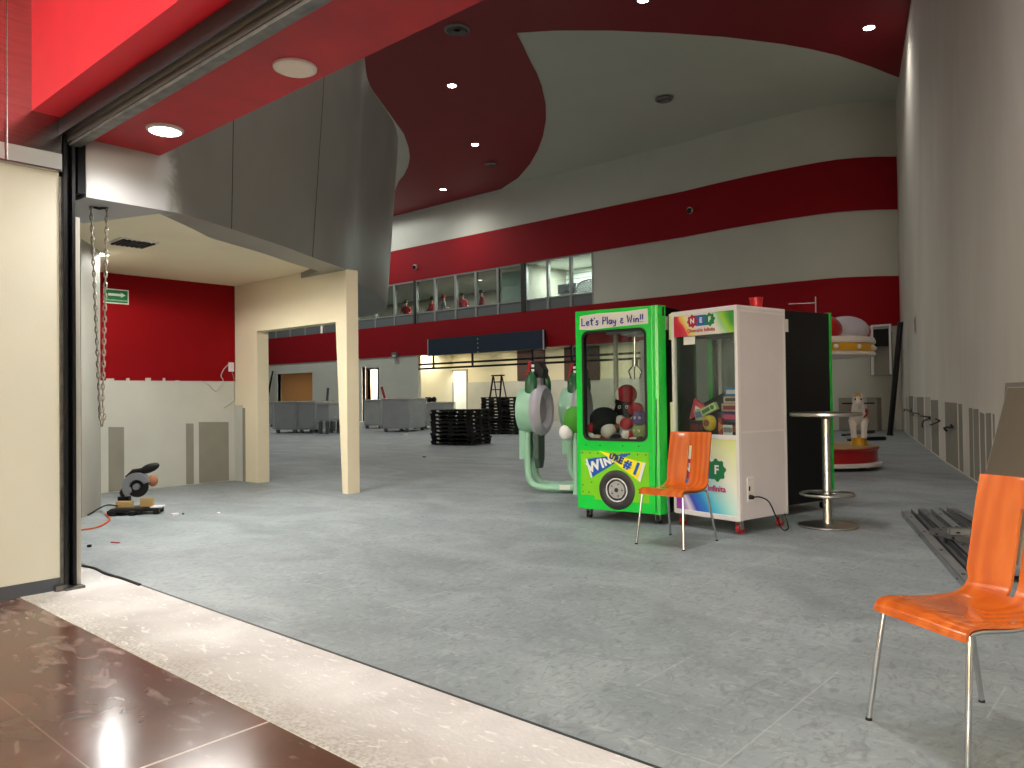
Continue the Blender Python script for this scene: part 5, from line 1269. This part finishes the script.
SL = [((905.5, 516), (978, 598), 0, True, 'metal stud lying at the outer left of the pile', 'galv'), ((915, 514), (990, 594), 0, False, 'metal stud, second from the left in the pile', 'galv_d'), ((922, 513.5), (1004, 589), .0, True, 'dark metal stud third from the left in the pile', 'galv_d'),
      ((934.5, 513.5), (1016, 583), 0, True, 'metal stud with bright face in the middle of the pile', 'galv'), ((943, 512), (1012, 560), 0, False, 'open metal stud right of the bright one', 'galv'), ((953, 513.5), (1024, 556), 0, True, 'metal stud at the right side of the pile', 'galv_d')]
for a, c, z, fpp, lab, mt in SL: stud(at_h(*a), at_h(*c), z, fpp, lab, M[mt])
stud(at_h(933, 534, .055), at_h(1005, 552, .055), .054, True, 'metal stud lying crosswise over the pile', M['galv_d'])
stud(at_h(949, 533, .115), at_h(1012, 534, .115), .106, False, 'pale metal stud resting on top of the pile near the chair', M['galv'])
# leaning boards
wd = (Vector(RW[1]) - Vector(RW[0])).normalized(); wd3 = Vector((wd.x, wd.y, 0)); wn = Vector((-wd.y, wd.x, 0))
TL, _ = rw(1013, 388); BL = at_h(975, 522)
TL = TL + wn * .03
t = thing('leaning_board', 'grey brown board leaning against the right wall behind the near chair', 'board', (BL.x, BL.y, 0))
v = [Vector((0, 0, 0)), -wd3 * 2.0, (TL - BL) - wd3 * 1.6, TL - BL]
m = MB(); m.prism(v, wn * .018); m.build('sheet', M['board'], t); m = MB(); m.prism([v[0] + wn * .019, v[0] + wd3 * .012 + wn * .019, v[3] + wd3 * .012 + wn * .019, v[3] + wn * .019], wn * -.02); m.prism([v[3], v[3] + Vector((0, 0, .012)), v[2] + Vector((0, 0, .012)), v[2]], wn * .02); m.build('edge', M['board_e'], t)
T2, _ = rw(1008, 383); T2 = T2 + wn * .012; 
t = thing('leaning_board', 'darker board standing behind the leaning one at the right wall', 'board', (T2.x, T2.y, 0))
h2 = T2.z; m = MB(); m.prism([wn * .1, wn * .1 - wd3 * 1.6, -wd3 * 1.6 + Vector((0, 0, h2)), Vector((0, 0, h2))], wn * .014); m.build('sheet', M['patch'], t, bevel=.004); m = MB(); m.box(-.02, .02, -.02, .02, 0, .02); m.build('spacer', M['board_e'], t)
# black pole and pale door frame at the far right corner
a = at_h(890, 435.5); c = at_y(900.5, 322, a.y - .35)
t = thing('black_pole', 'long black pole leaning in the far right corner', 'pole', (a.x, a.y, 0)); m = MB(); m.tube([(0, 0, .03), (c.x - a.x, c.y - a.y, c.z)], .075, 10); m.build('shaft', M['black_metal'], t, True); m = MB(); m.cyl((0, 0, 0), (0, 0, .08), .09, .08, 12); m.build('tip', M['rubber'], t, True)
a, c = at_y(871, 327, YB - .3), at_y(896, 323, YB - .3)
t = thing('wall_bracket', 'pale metal bracket with black bar at the foot of the red band, far right', 'bracket', (a.x, YB - .28, 0)); w = c.x - a.x - .15
zb = a.z
m = MB(); m.box(0, w, -.03, .03, zb, zb + .06); m.box(w - .06, w, -.03, .03, zb - 1.5, zb); m.box(-.02, .06, -.03, .03, zb - 1.5, zb); m.build('frame', M['white'], t); m = MB(); m.box(.06, w - .06, -.02, .05, zb - .62, zb - .08); m.build('black_bar', M['black'], t)
# strips lying on the floor beside the carousel
for (a, c, lab, mt) in (((848, 441), (884, 440), 'long dark strip lying on the floor beyond the carousel', 'black_metal'), ((843, 436), (872, 433), 'short black bar on the floor by the far wall', 'black_metal'), ((845, 438), (868, 437), 'pale strip on the floor between two dark bars', 'patch_l')):
    p0, p1 = at_h(*a), at_h(*c); d = p1 - p0; t = thing('metal_strip', lab, 'strip', (p0.x, p0.y, 0), math.atan2(d.y, d.x)); m = MB(); m.box(0, d.length, -.05, .05, 0, .05); m.build('bar', M[mt], t, bevel=.01); m = MB(); m.box(d.length - .5, d.length, -.09, .09, .0, .09); m.build('end_block', M[mt], t, bevel=.01)
# wires sticking out of the right wall
for i, (pts, lab) in enumerate((([(905, 411), (908, 409), (912, 412), (914, 409)], 'loose wire end low on the right wall, farthest one'), ([(914, 416), (917, 413), (920, 414)], 'loose wire end on the right wall, second farthest'), ([(923, 427), (927, 421), (931, 418), (924, 416), (931, 417)], 'tangled wires on the right wall beside the pale stripe'), ([(931, 425), (937, 424), (941, 421), (940, 419)], 'curved wire on the right wall left of the wide putty patch'), ([(948, 431), (949, 428), (953, 427), (956, 425)], 'thick black wire sticking out of the wide putty patch'))):
    P = [rw(x, y)[0] + rw(x, y)[1] * (.02 + .05 * (k % 2)) for k, (x, y) in enumerate(pts)]
    m = MB(); m.tube(smooth_line([tuple(v) for v in P], 4), .013 if i < 4 else .016, 6); tag(m.build('loose_wire', M['black'], None, True), lab, 'wire')
p, n = rw(916, 325); t = thing('wall_slot', 'narrow dark slot plate on the right wall', 'plate', p, math.atan2(wd.y, wd.x)); m = MB(); m.box(-.07, .07, -.02, .02, -.22, .22); m.build('plate', M['patch_l'], t); m = MB(); m.box(-.03, .03, -.0, .03, -.16, .16); m.build('slot', M['black'], t)

# ================================================================== MITRE SAW and debris in the side room
p = at_h(136, 514); t = thing('mitre_saw', 'grey and black mitre saw on the floor of the side room', 'saw', (p.x, p.y, 0), math.atan2(rgt0.y, rgt0.x) + .12)
m = MB(); m.box(-.24, .1, -.12, .16, .03, .075); m.box(.08, .25, -.06, .12, .03, .07); m.box(-.26, -.16, -.13, -.05, 0, .06); m.box(-.03, .04, -.14, -.06, 0, .05); m.box(.2, .26, -.08, .0, 0, .07); m.box(-.25, -.18, .1, .17, 0, .05); m.box(.18, .25, .1, .16, 0, .05); m.build('base', M['black_metal'], t, bevel=.012)
m = MB(); m.box(-.20, -.02, -.04, .0, .075, .15); m.box(.04, .18, .0, .04, .075, .17); m.build('fence', M['sawwood'], t, bevel=.004)
m = MB(); m.box(.17, .29, -.07, .07, .07, .085); m.build('extension_plate', M['white'], t, bevel=.003)
m = MB(); m.box(-.21, -.09, .04, .13, .07, .19); m.tube([(-.14, .08, .15), (-.17, .08, .23), (-.12, .06, .30)], .035, 10); m.build('pivot_arm', M['black_metal'], t, bevel=.01)
Rm = Matrix.Translation((.01, .02, .30)) @ Matrix.Rotation(PI / 2, 4, 'X')
m = MB(); m.lathe([(0, -.004), (.118, -.004), (.118, .004), (0, .004)], 40, Rm); m.build('blade', M['black_metal'], t)
m = MB(); P = [(.155 * math.cos(a), .155 * math.sin(a)) for a in [math.radians(k) for k in range(20, 235, 12)]]; Q = [(.075 * math.cos(a), .075 * math.sin(a)) for a in [math.radians(k) for k in range(225, 15, -12)]]
m.prism([(.01 + x, -.015, .30 + z) for x, z in P + Q], (0, .06, 0)); m.build('blade_guard', M['sawgrey'], t, bevel=.006)
m = MB(); m.cyl((.01, -.03, .30), (.01, .02, .30), .035, .035, 20); m.build('arbor', M['galv'], t, True)
m = MB(); m.cyl((-.1, .04, .25), (-.04, .12, .33), .055, .06, 18); m.build('motor', M['sawgrey'], t, True)
m = MB(); m.ell((.14, .02, .50), .11, .04, .05, 14, 10, Matrix.Rotation(-.35, 4, 'Y')); m.tube([(-.10, .02, .40), (-.03, .02, .47), (.06, .02, .48)], .025, 10); m.build('handle', M['black'], t, True)
m = MB(); m.ell((.17, .03, .36), .055, .045, .065, 14, 10); m.build('dust_port', M['sawcopper'], t, True)
cp = [at_h(*q, .012) for q in ((117, 511), (112, 510), (106, 514), (110, 519), (102, 525), (93, 528), (80, 530), (60, 533))]
m = MB(); m.tube(smooth_line([tuple(v) for v in cp], 5), .008, 8); tag(m.build('power_cord', M['orange'], None, True), 'orange red cord running from the saw towards the jamb', 'cord')
cp = [at_h(119, 508, .02), at_h(117, 506, .10), at_h(108, 505, .12), at_h(100, 508, .03), at_h(88, 515, .012)]
m = MB(); m.tube(smooth_line([tuple(v) for v in cp], 6), .008, 8); tag(m.build('power_cord', M['rubber'], None, True), 'black cord arching behind the saw', 'cord')
for (px, py, sx, sy, sz, col, lab) in ((175, 515.5, .075, .05, .025, 'white', 'white plaster chip right of the saw'), (183, 514.5, .02, .02, .015, 'black', 'tiny dark scrap right of the white chip'), (115.5, 543, .09, .02, .01, 'casterred', 'thin red scrap on the floor near the jamb'), (89, 547, .03, .03, .02, 'black', 'dark pebble scrap near the red scrap'), (218.5, 513.5, .08, .03, .012, 'white', 'flat white flake in the middle of the side room floor'), (424, 457, .2, .06, .01, 'rubber', 'dark flat scrap on the floor left of the pallets'), (405, 435.5, .15, .1, .06, 'pwhite', 'white scrap in front of the big wrapped cabinet')):
    p = at_h(px, py); m = MB(); m.prism([(-sx / 2, -sy / 2, 0), (sx * .4, -sy * .55, 0), (sx / 2, sy * .3, 0), (sx * .05, sy / 2, 0), (-sx * .45, sy * .35, 0)], (0, 0, sz)); o = m.build('floor_scrap', M[col], None, bevel=.002, loc=(p.x, p.y, 0)); o.rotation_euler = (0, 0, random.uniform(0, 3)); tag(o, lab, 'scrap')
cp = [at_h(*q, .008) for q in ((80, 566), (88, 567), (96, 569), (106, 574), (122, 578.5), (140, 585))]
m = MB(); m.tube(smooth_line([tuple(v) for v in cp], 4), .011, 8); tag(m.build('rubber_strip', M['rubber'], None, True), 'black rubber strip along the floor edge beside the guide rail', 'strip')

# ================================================================== UPSTAIRS: people and furniture behind the windows
def seated(px, label, shirt, cap=None, turn=0.0, y=YB + 1.0):
    x = at_y(px, 310, y).x
    t = thing('person', label, 'person', (x, y, ZF), turn)
    me = bpy.data.meshes.new('body'); V = [(0, 0, .52), (0, .0, .75), (0, -.01, .98), (0, -.02, 1.08), (0, -.03, 1.16), (0, -.04, 1.29), (.19, -.01, .98), (.25, -.04, .74), (.2, -.28, .70), (-.19, -.01, .98), (-.25, -.04, .74), (-.2, -.28, .70), (.1, -.02, .5), (.14, -.42, .5), (.14, -.42, .08), (.14, -.52, .04), (-.1, -.02, .5), (-.14, -.42, .5), (-.14, -.42, .08), (-.14, -.52, .04)]
    E = [(0, 1), (1, 2), (2, 3), (3, 4), (4, 5), (2, 6), (6, 7), (7, 8), (2, 9), (9, 10), (10, 11), (0, 12), (12, 13), (13, 14), (14, 15), (0, 16), (16, 17), (17, 18), (18, 19)]
    R = [.18, .17, .17, .08, .075, .095, .105, .065, .045, .105, .05, .04, .095, .075, .05, .05, .095, .075, .05, .05]
    me.from_pydata(V, E, []); me.update(); o = bpy.data.objects.new('body_src', me); COL.objects.link(o)
    o.modifiers.new('s', 'SKIN'); o.modifiers.new('d', 'SUBSURF').levels = 1
    for i, r in enumerate(R): me.skin_vertices[0].data[i].radius = (r, r * (.78 if i < 3 else 1))
    me.skin_vertices[0].data[0].use_root = True
    dg = bpy.context.evaluated_depsgraph_get(); m2 = bpy.data.meshes.new_from_object(o.evaluated_get(dg)); bpy.data.objects.remove(o)
    m2.materials.clear()
    for k in (M['skin'], shirt, M['trousers']): m2.materials.append(k)
    for p in m2.polygons:
        c = p.center; p.use_smooth = True
        p.material_index = 2 if c.z < .60 else (1 if c.z < 1.07 and not (c.y < -.2) else 0)
    bo = bpy.data.objects.new('body', m2); COL.objects.link(bo); bo.parent = t
    m = MB(); m.ell((0, -.02, 1.33), .105, .115, .1, 14, 10); m.build('hair', cap or M['hair'], t, True)
    m = MB(); m.ell((0, -.145, 1.25), .014, .02, .02, 8, 6); m.build('nose', M['skin'], t, True)
    for s in (-1, 1): m = MB(); m.ell((s * .035, -.13, 1.28), .012, .01, .008, 8, 6); m.build('eye', M['black'], t, True)
    # its chair
    c = thing('stool', 'dark stool under the ' + label, 'stool', (x, y, ZF), turn)
    m = MB(); m.lathe([(0, .36), (.17, .36), (.18, .38), (.17, .41), (0, .41)], 20); m.build('seat', M['black'], c, True); m = MB(); m.cyl((0, 0, .02), (0, 0, .36), .03); m.lathe([(0, 0), (.18, 0), (.18, .02), (0, .03)], 20); m.build('pedestal', M['black_metal'], c)
seated(406, 'person in a red shirt seated behind the leftmost large window pane', M['shirt_r'], turn=.6)
seated(432.5, 'person in a red shirt with head bowed, beside the grey-shirted one', M['shirt_r'], turn=-1.2)
seated(443, 'person in a grey shirt with red cap seated at the window', M['shirt_g'], M['shirt_r'], turn=2.6, y=YB + .8)
seated(462, 'person in a red shirt seated at the middle window, leaning', M['shirt_r'], turn=1.0)
seated(482, 'person in a red shirt seated under the lit lamp', M['shirt_r'], turn=-.6)
x0 = at_y(452, 310, YB + 1.9).x
for k, (dx, lab) in enumerate(((0, 'dark cafe table behind the grey-shirted person'), (2.2, 'dark cafe table behind the person at the middle window'), (4.4, 'dark cafe table under the upstairs lamp'))):
    t = thing('cafe_table', lab, 'table', (x0 + dx, YB + 2.1, ZF)); m = MB(); m.box(-.5, .5, -.4, .4, .72, .76); m.build('tabletop', M['cafe_d'], t, bevel=.01); m = MB(); m.cyl((0, 0, .02), (0, 0, .72), .04); m.box(-.25, .25, -.25, .25, 0, .03); m.build('pedestal', M['black_metal'], t)
p = at_h(425.5 + 54, 272, 7.1); p = at_y(480, 273.5, YB + 2.2)
round_light((p.x, YB + 2.2, 7.11), .14, 'lit lamp on the upstairs ceiling behind the windows', True, None, M['emit_in'])
# office: shelf unit, monitor and the grey lattice screen
p, q = at_y(531, 279, YO - .4), at_y(548, 302, YO - .4)
t = thing('wall_cabinet', 'grey cabinet on the slatted office wall upstairs', 'cabinet', (p.x, YO - .25, ZF + .75)); w = q.x - p.x
m = MB(); m.box(0, w, 0, .22, .3, 1.1); m.build('body', M['panel'], t, bevel=.01); m = MB(); m.box(w * .28, w * .31, -.01, .0, .3, 1.1); m.box(w * .62, w * .7, -.02, 0, .65, .75); m.build('door_gap', M['slat'], t)
p = at_y(567, 297, YB + 1.8); t = thing('monitor', 'dark monitor on the office desk upstairs', 'monitor', (p.x, YB + 1.8, ZF + .76)); m = MB(); m.box(-.5, .5, -.03, .03, .12, .55); m.build('screen', M['screen'], t, bevel=.01); m = MB(); m.box(-.15, .15, -.1, .1, 0, .02); m.cyl((0, .03, .02), (0, .03, .3), .03); m.build('stand', M['black_metal'], t)
t = thing('office_desk', 'pale office desk below the monitor upstairs', 'desk', (p.x, YB + 1.8, ZF)); m = MB(); m.box(-.9, .9, -.4, .4, .72, .76); m.build('desktop', M['slat'], t, bevel=.01)
for x in (-.8, .8): m = MB(); m.box(x - .03, x + .03, -.35, .35, 0, .72); m.build('leg', M['panel'], t)
t = thing('lattice_screen', 'grey diamond lattice screen inside the right office windows', 'screen', (0, YB + .35, ZF))
P = [at_y(x, y, YB + .35) for x, y in ((549, 303), (558, 298), (566, 291), (573, 288.5), (577, 288), (578, 284), (583, 281), (596, 278))]
m = MB()
for a, c in zip(P, P[1:]): m.tube([(a.x, 0, a.z - ZF), (c.x, 0, c.z - ZF)], .03, 6)
m.build('top_rail', M['mull_d'], t)
m = MB()
def topz(x):
    for a, c in zip(P, P[1:]):
        if a.x <= x <= c.x: return a.z + (c.z - a.z) * (x - a.x) / (c.x - a.x) - ZF
    return P[-1].z - ZF
xa, xb = P[0].x, P[-1].x
for sg in (1, -1):
    k = -2.0
    while k < (xb - xa) + 2.0:
        pts = []
        for s in range(0, 41):
            zz = s * .05; x = xa + k + sg * zz
            if xa <= x <= xb and zz <= topz(x): pts.append(Vector((x, 0.01 * sg, zz)))
        if len(pts) > 1: m.tube([pts[0], pts[-1]], .028, 4)
        k += .15
m.build('lattice', M['lattice'], t)

# ================================================================== CAMERA, WORLD, VIEW
cam = bpy.data.cameras.new('camera'); cam.sensor_width = 36; cam.lens = 36 * F / 1024; cam.clip_end = 200
co = bpy.data.objects.new('camera', cam); COL.objects.link(co)
Rm = Matrix((rgt_cam, up_cam, -fwd_cam)).transposed().to_4x4(); co.matrix_world = Matrix.Translation(CAM) @ Rm
SC.camera = co
w = bpy.data.worlds.new('world'); SC.world = w; w.use_nodes = True
w.node_tree.nodes['Background'].inputs['Color'].default_value = (1, .97, .93, 1); w.node_tree.nodes['Background'].inputs['Strength'].default_value = 0.25
SC.view_settings.view_transform = 'Standard'; SC.view_settings.look = 'None'; SC.view_settings.exposure = 0.0; SC.view_settings.gamma = 1.0; SC.view_settings.use_curve_mapping = False
try: SC.cycles.use_denoising = True
except Exception: pass
SC.cycles.sample_clamp_indirect = 6.0
SC.cycles.max_bounces = 10; SC.cycles.transparent_max_bounces = 16
